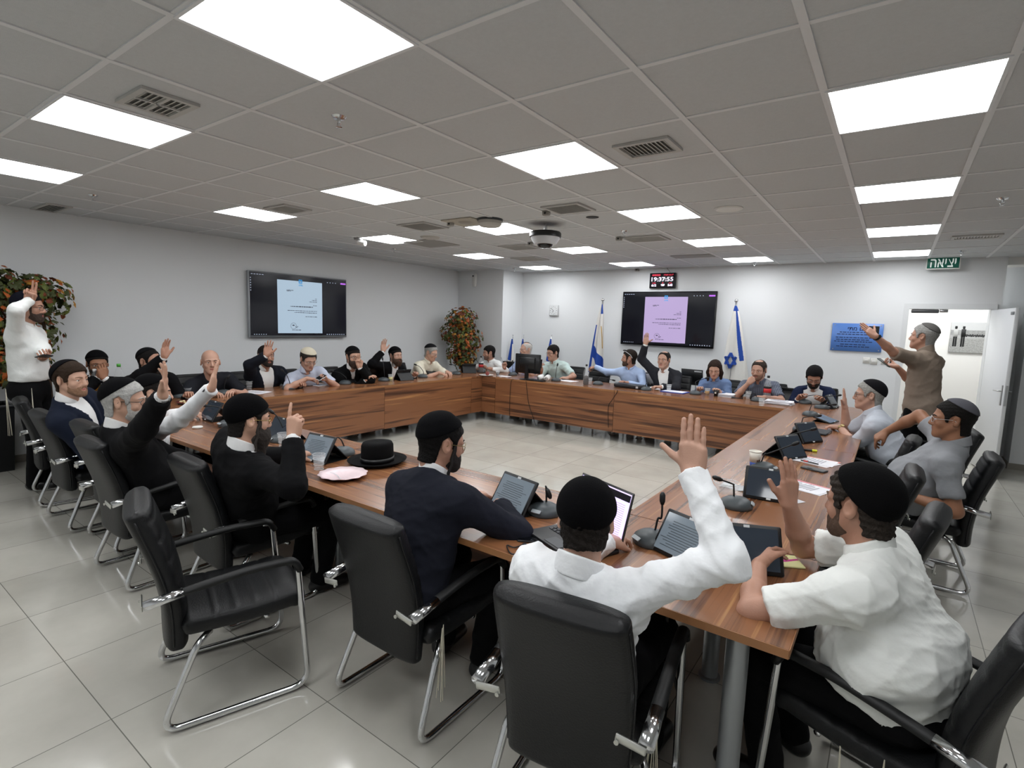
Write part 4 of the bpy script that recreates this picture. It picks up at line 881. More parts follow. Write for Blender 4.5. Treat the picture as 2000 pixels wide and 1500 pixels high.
# ------------------------------------------------------------------ the people round the table
def RZ(x, y, d): return ray(x, y)*d+A(0, 0, CAM_H)
up = lambda p, dz=.045: A(p[0], p[1], p[2]+dz)
BK = 'velvet'
stripe = mat('striped_shirt', '30364a', .8)
def make_stripes():
    nt = stripe.node_tree; b = nt.nodes['Principled BSDF']; tc = nt.nodes.new('ShaderNodeTexCoord'); w = nt.nodes.new('ShaderNodeTexWave'); w.inputs['Scale'].default_value = 24; w.inputs['Distortion'].default_value = .6; w.bands_direction = 'X'
    r = nt.nodes.new('ShaderNodeValToRGB'); r.color_ramp.elements[0].position = .72; r.color_ramp.elements[0].color = lin('2b3144'); r.color_ramp.elements[1].position = .86; r.color_ramp.elements[1].color = lin('9aa3b4')
    nt.links.new(tc.outputs['Object'], w.inputs['Vector']); nt.links.new(w.outputs['Fac'], r.inputs['Fac']); nt.links.new(r.outputs['Color'], b.inputs['Base Color'])
make_stripes()
PI_ = {}
# near row
_, PI_['w22'] = person('man in a white shirt seen from behind with right arm raised high', (-.74, 1.50), 4, (-.725, 1.43, 1.07), (20, 20, 0), .96, 'a', dict(c='2a221d', curl=.0012, t=.014, f=.06), dict(c='08080a', n=(0, -.66, .75), o=.034), dict(c='2a221d', t=.006), None,
    dict(kind='shirt', c='eceef0'), arms=(dict(w=RZ(1352, 925, 1.60), e=(1, -.15, -.35), d=(-.06, .06, 1), n=(.05, 1, .05), pose='flat'), dict(lw=(-.10, .42, .80), ld=(.2, 1, -.1))), w=1.02, fringe=[(.22, .10, .42, .32), (.24, .02, .46, .22)], seed=1)
_, PI_['w23'] = person('man in a navy suit typing on a tablet with a curled sidelock', (-1.60, 1.50), -4, (-1.61, 1.72, 1.125), (-18, 12, 0), 1.02, 'b', dict(c='14110f', f=.06), dict(c='0b0b0d', n=(0, -.45, .89), o=.054, peak=1), dict(c='1b1613', t=.007, locks=1), '8a7a50',
    dict(kind='jacket', c='2c303e'), arms=(dict(w=up(T(975, 1003)), e=(1, -.5, -.3), d=(-.35, .8, -.15), n=(0, 0, -1)), dict(w=(-1.66, 1.98, .80), e=(-1, -.4, -.6), d=(.3, 1, -.1))), w=1.08, belly=1.1, fringe=[(.22, .02, .44, .28), (.235, .0, .44, .30)], seed=2)
_, PI_['w24'] = person('bearded man in black pointing one finger up over the near table', (-2.88, 1.50), -8, (-2.70, 1.42, 1.125), (-4, 8, 0), 1.0, 'd', dict(c='2b2622', f=.05), dict(c='08080a', n=(0, -.5, .866), o=.02), dict(c='2e2824', t=.009, len=.12, locks=1), 'a08a50',
    dict(kind='jacket', c='17181b'), arms=(dict(w=RZ(573, 852, 2.66), e=(.9, -.25, -.7), d=(-.04, .1, 1), n=(-.35, 1, 0), pose='point'), dict(w=(-3.0, 1.86, .80), e=(-1, -.3, -.6))), w=1.08, belly=1.1, seed=3)
_, PI_['w25'] = person('gray haired man in black raising an arm with a silver watch', (-3.76, 1.36), -12, (-3.70, 1.20, 1.13), (-20, 4, 0), 1.04, 'd', dict(c='a7a6a3', f=.066, t=.012), dict(c='0a0a0c', n=(0, -.62, .785), o=.062), dict(c='b3b0ab', t=.006), '2a2a2c',
    dict(kind='jacket', c='19191c'), arms=(dict(w=RZ(318, 772, 2.72), e=(.5, -.5, -.8), d=(.08, .12, 1), n=(-.35, -1, .1), pose='wide'), dict(lw=(-.10, .30, .62))), w=1.12, belly=1.15, watch=(1, 'b4b6b8'), fringe=[(.20, -.02, .40, .30)], seed=4)
_, PI_['w26'] = person('man in a white shirt with a raised arm half hidden by the gray haired man', (-4.34, 1.52), -14, (-4.10, 1.50, 1.11), (-10, 5, 0), 1.0, 'd', dict(c='2b2420'), dict(c='0a0a0c', n=(0, -.4, .92), o=.06), dict(c='2b2420', t=.004), None,
    dict(kind='shirt', c='e6e8ea'), arms=(dict(w=RZ(412, 760, 3.22), e=(.2, -.5, -1), d=(.10, .22, .97), n=(.35, .93, 0), pose='flat'), dict(w=up(T(372, 818), .06), e=(-.6, -.5, -.6), d=(.75, .5, -.25), n=(0, 0, -1), pose='relax')), watch=(1, '141414'), seed=5)
_, PI_['w27'] = person('young man in a navy suit looking round with a dark skullcap', (-5.08, 1.40), -40, (-4.93, 1.27, 1.145), (-18, 2, 0), 1.05, 'd', dict(c='4b3827', f=.066, t=.016), dict(c='0c0c0f', n=(0, -.82, .57), o=.062), dict(c='8c6a53', t=.002), None,
    dict(kind='jacket', c='29334b', v0=.16), arms=(dict(lw=(.18, .34, .72)), dict(lw=(-.16, .34, .72))), w=1.05, seed=6)
# right side
_, PI_['w20'] = person('heavy man in a white short sleeved shirt raising a hand at the right table', (.14, 2.06), 78, (-.04, 2.10, 1.10), (-16, 6, 0), 1.04, 'b', dict(c='4a4038', curl=.0014, t=.013, f=.07), dict(c='0b0b0c', n=(0, -.74, .67), o=.035), dict(c='5a4639', t=.003), None,
    dict(kind='short', c='e4e6e2', sl=.80), arms=(dict(w=(-.27, 2.20, 1.02), e=(-.3, .7, -1), d=(-.05, .02, 1), n=(-.8, .5, .1), pose='open'), dict(w=(-.33, 2.06, .81), e=(-.5, -1, -.5), d=(.1, 1, .1), n=(1, 0, -.5))), w=1.3, belly=1.75, fringe=[(-.24, .0, .42, .36), (-.22, .12, .42, .40)], seed=7)
_, PI_['w19'] = person('man in a gray shirt leaning back with one arm draped over a chair', (.15, 4.60), 92, (.355, 4.48, 1.13), (-4, 2, 0), 1.06, 'c', dict(c='1d1917', f=.072), dict(c='56565c', n=(0, -.5, .866), o=.086, velvet=0), None, 'c0c0c0',
    dict(kind='short', c='8b8d91', sl=.72), arms=(dict(w=on_y(1731, 843, 4.98), e=(.2, .3, 1), d=(-.7, -.1, -.7), n=(-.5, 0, -.8), pose='droop'), dict(w=on_y(1775, 968, 4.36), e=(.8, -.4, -.4), d=(-1, .1, 0), n=(0, .2, -1))), w=1.14, belly=1.5, legs='gray', watch=(-1, '707274'), seed=8)
_, PI_['w18'] = person('gray haired man with a black skullcap raising his hand at the right table', (.12, 5.68), 90, (-.14, 5.66, 1.13), (4, 2, 0), 1.06, 'a', dict(c='93928d', t=.011, f=.07), dict(c='121215', n=(0, -.62, .78), o=.058, velvet=0), None, '303034',
    dict(kind='short', c='c6ccd6', sl=.8), arms=(dict(w=on_y(1650, 795, 5.84), e=(.4, .3, -1), d=(-.12, 0, 1), n=(-1, .1, -.1), pose='flat'), dict(w=up(T(1640, 843)), e=(.6, -.8, -.3), d=(-1, .25, -.1), n=(0, 0, -1))), w=1.1, belly=1.3, legs='dark', watch=(-1, '9a8a60'), seed=9)
# back table
_, PI_['w17'] = person('bearded man in a navy suit over a white top looking down at a tablet', (-.79, 8.22), 182, (-.81, 7.86, 1.10), (4, 36, 0), 1.1, 'b', dict(c='141214', f=.072, t=.013), None, dict(c='241d1a', t=.007), '8a8a8c',
    dict(kind='jacket', c='35426c', v0=.0, vs=.10, vb=.075), 'e4e4e4', arms=(dict(w=(-.95, 7.72, .80)), dict(w=(-.66, 7.70, .80))), seed=10)
_, PI_['w16'] = person('man in a dark striped shirt resting his hand over his mouth', (-1.43, 8.24), 182, (-1.48, 7.88, 1.13), (-12, 10, 0), 1.12, 'a', dict(c='5c4d42', f=.085, t=.006, ring=.045), None, dict(c='80604f', t=.002), None,
    dict(kind='short', c=stripe, sl=.8), arms=(dict(w=on_y(1462, 748, 7.66), e=(-.7, .0, -1), d=(.6, .25, .75), n=(.2, 1, .3), pose='fist'), dict(w=(-1.32, 7.55, .80), e=(.8, .3, -.4), d=(-.9, -.3, 0))), w=1.1, belly=1.2, seed=11)
_, PI_['w15'] = person('woman with long brown hair in a blue blouse reading papers', (-2.05, 8.22), 182, (-2.06, 7.86, 1.10), (6, 26, 0), 1.02, 'd', dict(c='4b3428', f=.085, t=.012, b=-.10), None, None, None,
    dict(kind='shirt', c='6a80a6'), arms=(dict(w=(-2.2, 7.62, .80)), dict(w=(-1.9, 7.62, .80))), w=.9, woman=True, seed=12)
_, PI_['w14'] = person('balding man in an open dark jacket with his arm raised straight up', (-2.80, 8.22), 180, (-2.84, 7.94, 1.175), (-4, 2, 0), 1.08, 'a', dict(c='3a302a', f=.10, t=.006, ring=.048), None, None, None,
    dict(kind='jacket', c='474a51', v0=.06, vs=.14, vb=.03), 'eeeeec', arms=(dict(w=on_y(1261, 672, 7.86), e=(-1, 0, -.2), d=(.02, 0, 1), n=(.1, -1, 0), pose='flat'), dict(w=(-2.72, 7.55, .80), e=(.8, .3, -.5), d=(-.7, -.4, 0))), w=1.08, seed=13)
_, PI_['w13'] = person('man in a light blue shirt with sunglasses pushed up on his hair', (-3.40, 8.24), 178, (-3.42, 7.98, 1.165), (-66, 4, 0), 1.08, 'b', dict(c='3b2d24', f=.07, t=.011), None, dict(c='4b3a2e', t=.005), None,
    dict(kind='shirt', c='aec3e6'), arms=(dict(w=on_y(1163, 717, 8.22), e=(-.4, .2, -1), d=(-1, .1, -.2), n=(0, -.2, -1), pose='grip'), dict(w=(-3.28, 7.66, .80), e=(.8, .3, -.5))), w=1.05, belly=1.15, seed=14)
_, PI_['w12'] = person('man in a mint polo shirt and glasses holding up a phone', (-4.72, 8.22), 180, (-4.80, 7.90, 1.17), (-22, 12, 0), 1.08, 'a', dict(c='1f1a18', f=.068, t=.011), None, None, '202022',
    dict(kind='short', c='c3d7d3', sl=.8), arms=(dict(w=on_y(1058, 724, 7.66), e=(-.6, .1, -1), d=(-.15, -.1, 1), n=(.5, .7, 0), pose='grip'), dict(w=on_y(1108, 738, 7.62), e=(.8, .3, -.5), d=(-.9, -.3, 0))), w=1.1, belly=1.2, seed=15)
_, PI_['w11'] = person('white haired man with glasses behind the monitor holding up a pen', (-5.38, 8.24), 182, (-5.42, 7.98, 1.18), (-24, 0, 6), 1.1, 'a', dict(c='b9b4ae', f=.1, t=.005, ring=.05), dict(c='43413f', n=(.5, -.5, .7), o=.085, velvet=0), None, '9a9a9a',
    dict(kind='short', c='a9bbde', sl=.8), arms=(dict(w=on_y(985, 718, 7.72), e=(-.7, .1, -1), d=(.0, -.1, 1), n=(.6, -.6, 0), pose='fist'), dict(w=(-5.2, 7.68, .80))), w=1.08, belly=1.2, seed=16)
_, PI_['w10'] = person('dark haired man in a white shirt leaning on his arms at the back corner', (-6.10, 8.14), 178, (-6.16, 7.84, 1.09), (-34, 10, 0), 1.08, 'b', dict(c='1a1615', f=.066, t=.011), None, dict(c='6b5044', t=.002), None,
    dict(kind='shirt', c='e6e7e6'), arms=(dict(w=(-6.14, 7.56, .86), e=(-1, .2, -.4), d=(.9, -.1, .1), n=(0, 0, -1)), dict(w=on_y(962, 721, 7.58), e=(1, .2, -.3), d=(-.9, -.1, .15), n=(0, .3, -1))), seed=17)
# left side
_, PI_['w9'] = person('gray haired man in a cream shirt reading papers at the left table', (-6.64, 6.34), -92, (-6.22, 6.36, 1.13), (14, 20, 0), 1.08, 'd', dict(c='8f8f8b', f=.075, t=.010), dict(c='141416', n=(0, -.45, .89), o=.075, velvet=0), None, '9a9a9a',
    dict(kind='short', c='dbd6c4', sl=.8), arms=(dict(w=on_x(858, 728, -5.98), e=(-.3, -1, -.6), d=(.9, .3, -.2)), dict(w=on_x(873, 726, -5.98), e=(-.3, 1, -.6), d=(.9, -.2, -.2))), w=1.08, belly=1.2, seed=18)
_, PI_['w8'] = person('smiling bearded man in black with his arm raised below the screen corner', (-6.66, 5.62), -92, (-6.30, 5.66, 1.10), (-2, 2, 0), 1.06, 'a', dict(c='1a1513', f=.06), dict(c='0b0b0d', n=(0, -.35, .94), o=.055), dict(c='4a3426', t=.009, len=.03, locks=1), None,
    dict(kind='jacket', c='15161a'), arms=(dict(w=on_x(748, 686, -6.28), e=(-.1, -1, -.5), d=(.05, .05, 1), n=(1, -.1, 0), pose='open', z=1.1), dict(w=(-6.02, 5.80, .80))), seed=19)
_, PI_['w7'] = person('man with a full beard and glasses in a black coat raising two fingers', (-6.60, 4.90), -90, (-6.12, 4.72, 1.125), (-10, 6, 0), 1.1, 'd', dict(c='2b211c', f=.062), dict(c='0c0c0e', n=(0, -.35, .94), o=.06), dict(c='3a2a22', t=.010, len=.02), '6a6a6c',
    dict(kind='jacket', c='141518', v0=.34), arms=(dict(w=(-5.95, 4.80, .80)), dict(w=on_x(702, 717, -5.96), e=(.2, .8, -1), d=(.0, .15, 1), n=(.4, -.9, 0), pose='two', z=1.08)), w=1.15, belly=1.1, seed=20)
_, PI_['w6'] = person('man in a pale blue shirt and knitted cap reading a phone', (-6.58, 4.20), -90, (-6.12, 4.02, 1.115), (-6, 26, 0), 1.1, 'a', dict(c='4a443f', f=.075, t=.012), dict(c='c9c2ae', n=(0, -.2, .98), o=.075, velvet=0), None, '9a9a9a',
    dict(kind='short', c='bcc3d4', sl=.8), arms=(dict(w=on_x(600, 739, -5.95), e=(-.2, -1, -.6), d=(.5, .8, -.1), n=(0, 0, -1)), dict(w=on_x(636, 741, -5.93), e=(-.2, 1, -.6), d=(.3, -.9, .1), n=(.2, 0, 1), pose='grip')), w=1.1, belly=1.2, seed=21)
_, PI_['w5'] = person('man in a dark suit whose raised sleeve crosses his face', (-6.62, 3.68), -90, (-6.38, 3.60, 1.15), (-8, 0, 0), 1.08, 'b', dict(c='2a211d', f=.08, t=.008), None, dict(c='2a211d', t=.003), None,
    dict(kind='jacket', c='2b2f3d', v0=.06, vs=.16, vb=.02), 'eeeeec', arms=(dict(w=on_x(521, 694, -6.02), e=(.1, -1, .1), d=(.1, .15, 1), n=(.85, -.4, 0), pose='open', z=1.06), dict(w=(-6.05, 3.86, .80))), w=1.1, seed=22)
_, PI_['w4'] = person('bald smiling man in a black polo shirt', (-6.60, 2.98), -90, (-6.18, 2.84, 1.12), (-16, 0, 0), 1.12, 'a', None, None, None, None,
    dict(kind='tee', c='181a21', sl=.72), arms=(dict(w=(-5.98, 2.72, .80), e=(-.2, -1, -.6), d=(.6, .6, 0)), dict(w=(-5.98, 2.98, .80), e=(-.2, 1, -.6), d=(.6, -.6, 0))), w=1.12, seed=23)
_, PI_['w3'] = person('man in black with a raised arm crossing behind the watch wrist', (-6.58, 2.36), -90, (-6.18, 2.24, 1.155), (30, 4, 0), 1.06, 'b', dict(c='1c1715', f=.09, t=.008), dict(c='121214', n=(0, -.6, .8), o=.07), dict(c='2a211d', t=.004), None,
    dict(kind='jacket', c='17181c'), arms=(dict(w=on_x(321, 697, -5.86), e=(.1, -.6, -.8), d=(.05, .1, 1), n=(.8, .4, 0), pose='open', z=1.05), dict(w=(-5.95, 2.5, .80))), w=1.08, seed=24)
_, PI_['w2'] = person('man with glasses in a black coat shading his face with his hand', (-6.72, 1.90), -92, (-6.62, 1.93, 1.11), (-4, 8, 0), 1.06, 'c', dict(c='1c1715', f=.068), dict(c='0b0b0d', n=(0, -.35, .94), o=.05), dict(c='2a211d', t=.005), '4a4a4c',
    dict(kind='jacket', c='16171b', v0=.3), arms=(dict(w=on_x(192, 738, -6.42), e=(.3, -.8, -.8), d=(.05, .15, 1), n=(.1, 1, .2), pose='relax', z=1.06), dict(w=on_x(203, 738, -6.35), e=(.3, .8, -.9), d=(-.1, -.1, 1), n=(-1, 0, 0), pose='relax')), w=1.08, seed=25)
# standing
_, PI_['w1'] = person('standing man in a white shirt with raised hand by the autumn tree', (-6.38, 1.33), -34, (-6.32, 1.36, 1.665), (2, 4, 0), 1.06, 'b', dict(c='1d1714', f=.07, t=.010), dict(c='12131c', n=(0, -.5, .86), o=.05), dict(c='3a2c24', t=.004), '3a3a3c',
    dict(kind='shirt', c='e8eae8'), arms=(dict(w=on_x(58, 588, -6.22), e=(.9, -.5, -.15), d=(.18, .1, 1), n=(.75, -.55, -.1), pose='two', z=1.05), dict(w=on_x(84, 699, -5.98), e=(-.4, .8, -.8), d=(.9, -.1, .1), n=(.1, -.3, .9), pose='grip')), stand=True, feet={1: (.10, .06), -1: (-.10, .10)}, tuck=.11, belly=1.12, fringe=[(.185, .10, .95, .50), (.19, -.08, .95, .42)], seed=26)
_, PI_['w21'] = person('standing man in a brown shirt stretching out his arm by the doorway', (.30, 6.86), 58, (.235, 6.92, 1.66), (14, -2, 0), 1.08, 'b', dict(c='8c8b88', f=.072, t=.009), dict(c='5a5856', n=(0, -.5, .86), o=.09, velvet=0), None, None,
    dict(kind='short', c='85776a', sl=.97), arms=(dict(w=on_y(1752, 717, 6.88), e=(.5, .5, -1), d=(-.9, .1, .2), n=(.1, -.2, 1), pose='grip'), dict(w=on_y(1710, 657, 6.36), e=(0, -.3, -1), d=(-.75, -.05, .65), n=(-.5, .6, -.5), pose='flat', z=1.05)), stand=True, hem=.12, belly=1.15, watch=(-1, '141414'), seed=27)
# ------------------------------------------------------------------ things on the tables
mic_m = mat('mic_gray', '454b4e', .42); mic_d = mat('mic_black', '141517', .5)
def depth(p): return (A(p)-A(0, 0, CAM_H))@CF
def at_depth(x, y, p): return ray(x, y)*depth(p)+A(0, 0, CAM_H)
mbase = MB()
mbase.lathe([(.078, 0), (.080, .006), (.080, .016), (.072, .032), (.050, .047), (.022, .054), (0, .055)], n=28, sy=1.12, fn=lambda a: 1-.16*max(0, -math.sin(a))**3-.10*abs(math.cos(a))*max(0, -math.sin(a)))
MICB = None
def mic(bx, by, tx, ty, rz, lab, mid=None):
    global MICB
    p = T(bx, by); t = thing('table_microphone', lab, 'microphone', p, rz, 'gooseneck table microphones'); R = rotm('Z', rz)
    if MICB is None: o = mbase.build('base', mic_m, t, True); MICB = o.data
    else: o = link('base', MICB, [], t)
    L_ = lambda q: (A(q)-p)@R
    tip = L_(at_depth(tx, ty, p)); root = A(0, .02, .052)
    m_ = L_(at_depth(*mid, p)) if mid else root*.55+tip*.45+A(0, .0, .05)
    P = curve_pts([root, root+(A(0, 0, .04) if not mid else (m_-root)*.4+A(0, 0, .03)), m_, tip], 18)
    mb = MB(); mb.tube(P, .0045, 7); gn = mb.build('gooseneck', mic_d, t, True)
    d = nrm(P[-1]-P[-3]); mb = MB(); mb.tube([tip-d*.03, tip-d*.015, tip+d*.012, tip+d*.024], [.007, .0125, .0125, .006], 10); mb.build('capsule', mic_d, gn, True)
    mb = MB(); mb.box((0, -.072, .030), (.05, .02, .006), rotm('X', 38), bev=.002); mb.build('talk_button', mat('mic_button', 'a9b0b4', .3), o)
    return t
for a in ((1062, 1003, 1072, 965, 0, 'table microphone with a drooping neck left of the open laptop', (1066, 950)), (1270, 1060, 1294, 972, -35, 'table microphone with an upright neck right of the open laptop', (1292, 1010)), (668, 888, 640, 900, 10, 'table microphone with its neck bent down beside the black hat', (655, 858)), (548, 862, 529, 803, -10, 'table microphone rising beside the pointing bearded man', None), (446, 832, 398, 792, 0, 'table microphone behind the bearded man in black', None),
          (1440, 990, 1400, 934, 100, 'table microphone with a bent neck in front of the clear container', (1430, 945)), (1492, 918, 1555, 866, 80, 'table microphone with a long neck beside the paper cup', (1502, 885)), (1536, 880, 1590, 838, 90, 'table microphone behind the second tablet on the right table', (1540, 850)), (1568, 842, 1600, 812, 90, 'table microphone beside the closed tablet', (1572, 815)), (1584, 812, 1630, 790, 90, 'table microphone behind the flat lying tablet', (1590, 790)), (1606, 798, 1640, 772, 100, 'table microphone by the raised hand at the right table', (1612, 775)),
          (1572, 788, 1620, 778, 180, 'table microphone in front of the navy suited man at the back', None), (1478, 783, 1466, 776, 180, 'table microphone before the man in a striped shirt', (1468, 770)), (1358, 770, 1381, 738, 180, 'table microphone against the black laptop', (1360, 745)), (1262, 762, 1270, 752, 180, 'low table microphone at the right end of the black box', None), (1168, 751, 1199, 743, 180, 'table microphone with its neck lying low by the cola bottle', (1176, 737)), (1086, 744, 1089, 712, 180, 'table microphone right of the white mugs', None), (1002, 733, 1001, 706, 180, 'table microphone left of the monitor', None), (940, 727, 926, 700, 180, 'table microphone before the dark haired man at the back corner', None),
          (437, 770, 447, 735, -90, 'table microphone in front of the bald man', None), (564, 760, 551, 723, -90, 'table microphone before the man reading in pale blue', None), (674, 750, 648, 725, -90, 'table microphone before the black coated man', None), (749, 744, 747, 700, -90, 'table microphone with a tall straight neck under the screen corner', None), (825, 737, 811, 712, -90, 'table microphone before the man in cream', None), (891, 731, 880, 712, -90, 'table microphone before the empty chair by the plant', None), (352, 776, 338, 748, -90, 'table microphone at the near end of the left table', None)):
    mic(*a[:6], a[6])
# tablets in folding cases
case_m = mat('tablet_case', '101113', .55); tabs = {}
TABM = dict(lit=mat('tablet_page', '59626a', .1, emit='69737b', es=.42), dark=mat('tablet_dark', '252b33', .06, emit='2c333c', es=.25))
def tablet(px, py, rz, lab, kind='dark', tilt=58, w=.255, h=.185):
    p = T(px, py); key = (kind, tilt)
    if key in tabs: return dup(tabs[key], p, rz, lab)
    t = thing('tablet', lab, 'tablet', p, rz, 'tablets in black cases'); tabs[key] = t
    R = rotm('X', -(90-tilt)); q = lambda x, y, z: R@A(x, y, z)+A(0, 0, .006)
    mb = MB(); mb.box(q(0, .008, h/2), (w, .014, h), R, bev=.005); mb.box(q(0, .016, h-.012), (.03, .012, .012), R); cs = mb.build('case', case_m, t)
    mb = MB(); mb.box(q(0, -.0005, h/2), (w-.03, .003, h-.028), R); dp = mb.build('display', TABM[kind], t)
    mb = MB(); mb.box(q(0, -.002, h/2), (w-.022, .001, h-.020), R); mb.build('bezel', mat('tablet_bezel', '9ba1a6', .3), t) if False else None
    mb = MB()
    for z in (h-.010, .008): mb.box(q(0, -.0012, z), (.022, .003, .010), R)
    mb.build('clip', mat('tablet_clip', 'c4c8ca', .4), cs)
    mb = MB(); y0 = q(0, .015, h*.72); y1 = A(0, q(0, .012, h)[1]+.09 if tilt > 30 else q(0, 0, h)[1], .0)
    mb.add([(-w/2+.01, y0[1], y0[2]), (w/2-.01, y0[1], y0[2]), (w/2-.01, y1[1], .002), (-w/2+.01, y1[1], .002), (-w/2+.01, .012, .002), (w/2-.01, .012, .002), (w/2-.01, y1[1], .007), (-w/2+.01, y1[1], .007), (-w/2+.01, y0[1]+.006, y0[2]+.004), (w/2-.01, y0[1]+.006, y0[2]+.004)],
           [(0, 1, 2, 3), (9, 8, 7, 6), (3, 2, 6, 7), (0, 3, 7, 8), (2, 1, 9, 6), (1, 0, 8, 9), (4, 3, 2, 5)]); mb.build('stand', case_m, t, False)
    if kind == 'lit':
        mb = MB(); r_ = random.Random(4)
        for k in range(11): mb.box(q(-.005+r_.uniform(-.01, .01), -.0024, h-.045-k*.0105), (r_.uniform(.12, .19), .0006, .003), R)
        mb.build('print', mat('tablet_ink', '3b444c', .4), dp, False)
    return t
for a in ((985, 1000, -14, 'black cased tablet with a gray page in front of the navy suited man', 'lit'), (606, 903, 6, 'black cased tablet with a pale screen beside the black hat', 'lit'), (532, 862, 0, 'black cased tablet hidden behind the long beard', 'dark'), (400, 822, -2, 'black cased tablet by the outspread hand on the near table', 'dark'), (1316, 1096, -22, 'black cased tablet under the raised white sleeve', 'lit'),
          (1462, 1122, 24, 'black cased tablet nearest the near right table corner', 'dark'), (1500, 980, 8, 'black cased tablet with a dark blue screen near the paper cup', 'dark'), (1556, 898, 62, 'black cased tablet behind the yellow highlighter', 'dark'), (1590, 866, 62, 'black cased tablet second along the right table edge', 'dark'), (1634, 798, 80, 'black cased tablet beside the raised hand at the right table', 'dark'),
          (578, 752, -90, 'black tablet case before the man reading in pale blue', 'dark'), (666, 746, -90, 'black tablet case before the black coated man', 'dark'), (782, 741, -100, 'black tablet case before the smiling bearded man', 'dark'), (828, 731, -80, 'black tablet case before the man in cream', 'dark'), (428, 762, -90, 'black tablet case before the bald man', 'dark'), (914, 727, -130, 'black tablet case at the back left corner', 'dark'), (1542, 779, 176, 'black tablet case before the navy suited man at the back', 'dark'), (318, 772, -90, 'black tablet case at the near end of the left table', 'dark')):
    tablet(*a)
tablet(1632, 826, 78, 'black cased tablet lying at a low slant on the right table', 'lit', 16)
t = thing('closed_tablet', 'closed dark tablet case lying flat on the right table', 'tablet', T(1598, 845), 84); mb = MB(); mb.box((0, 0, .009), (.25, .18, .018), bev=.006); mb.build('cover', mat('cover_gray', '24262a', .5), t); mb = MB(); mb.box((0, -.091, .009), (.10, .003, .006)); mb.build('edge_strip', mat('tablet_bezel', '9ba1a6', .3), t)
# laptops and monitor
def laptop(px, py, rz, lab, scr, ang=100, w=.34, d=.235, back=None):
    t = thing('laptop', lab, 'laptop', T(px, py), rz); mb = MB(); mb.box((0, -d/2, .009), (w, d, .018), bev=.004); mb.build('base', blackp, t)
    mb = MB()
    for r in range(5):
        for c in range(12): mb.box((-w/2+.035+c*(w-.07)/11, -.04-r*.021, .0192), (.017, .015, .003))
    mb.build('keyboard', mat('key_black', '26282b', .5), t, False)
    mb = MB(); mb.box((0, -d+.045, .0186), (.10, .06, .002)); mb.build('trackpad', mat('trackpad', '3a3d40', .4), t)
    R = rotm('X', -(ang-90)); q = lambda x, y, z: R@A(x, y, z)+A(0, .004, .014)
    mb = MB(); mb.box(q(0, .004, d/2), (w, .008, d), R, bev=.003); mb.build('lid', blackp, t)
    mb = MB(); mb.box(q(0, -.0008, d/2+.006), (w-.018, .002, d-.03), R); mb.build('display', scr, t)
    return t, R, q, w, d
lt, R_, q_, w_, d_ = laptop(1158, 1052, -24, 'open laptop with a lilac spreadsheet in front of the man with the raised arm', mat('laptop_lilac', 'cdbcec', .3, emit='cdbcec', es=.8), 104)
mb = MB(); r2 = random.Random(2)
for k in range(17): mb.box(q_(0, -.0022, .035+k*.0088), (w_-.06, .0006, .0012), R_)
mb.build('sheet_line', mat('sheet_ink', '6a5c94', .5, emit='5a4c84', es=.4), lt, False)
mb = MB(); mb.box(q_(0, -.002, d_-.028), (w_-.02, .0012, .028), R_); mb.build('toolbar', mat('tool_dark', '1c1b22', .3), lt); mb = MB(); mb.box(q_(.03, -.0024, d_-.075), (.12, .0008, .010), R_); mb.build('highlight_row', mat('sheet_green', '3f9a6d', .4, emit='3f9a6d', es=.5), lt)
lt, R_, q_, w_, d_ = laptop(1352, 752, 174, 'black laptop seen from behind at the back table', mat('laptop_off', '0b0c0e', .2), 100, .36, .25); mb = MB(); mb.box(q_(-.10, .0088, d_-.03), (.12, .001, .022), R_); mb.build('sticker', mat('sticker_white', 'c9cacb', .5), lt)
laptop(738, 737, -92, 'black laptop before the empty seat on the left table', mat('laptop_off', '0b0c0e', .2), 100)
t = thing('monitor', 'black monitor seen from behind on the back table', 'monitor', T(1030, 741), 184); mb = MB(); mb.box((0, 0, .26), (.47, .03, .31), bev=.008); mb.box((0, -.022, .26), (.30, .03, .2), bev=.012); mb.build('housing', blackp, t); mb = MB(); mb.box((0, .0155, .262), (.44, .002, .28)); mb.build('display', mat('monitor_off', '0c0d10', .2), t); mb = MB(); mb.box((0, -.03, .12), (.06, .03, .24)); mb.build('neck', blackp, t); mb = MB(); mb.lathe([(.13, 0), (.13, .008), (.05, .016), (0, .018)], n=28); mb.build('foot', blackp, t)
t.rotation_euler = (0, 0, math.radians(4)); 
t = thing('keyboard', 'black keyboard beside the monitor foot on the back table', 'keyboard', T(1047, 744), 2); mb = MB(); mb.box((0, 0, .010), (.30, .13, .018), bev=.004); mb.build('case', blackp, t); mb = MB()
for r in range(4):
    for c in range(12): mb.box((-.13+c*.0236, -.045+r*.026, .0205), (.019, .02, .004))
mb.build('keys', mat('key_black', '26282b', .5), t, False)
t = thing('conference_phone', 'long black conference unit with a silver badge on the back table', 'conference unit', T(1230, 758), 178); mb = MB(); mb.box((0, 0, .034), (.46, .16, .058), bev=.012); mb.build('housing', mat('unit_black', '15161a', .3), t); mb = MB(); mb.box((0, .081, .038), (.40, .004, .022)); mb.build('grille', mat('unit_grille', '2c2e33', .6), t); mb = MB(); mb.box((-.15, .083, .03), (.035, .004, .03)); mb.build('badge', mat('badge_silver', 'b9bcc0', .3), t)
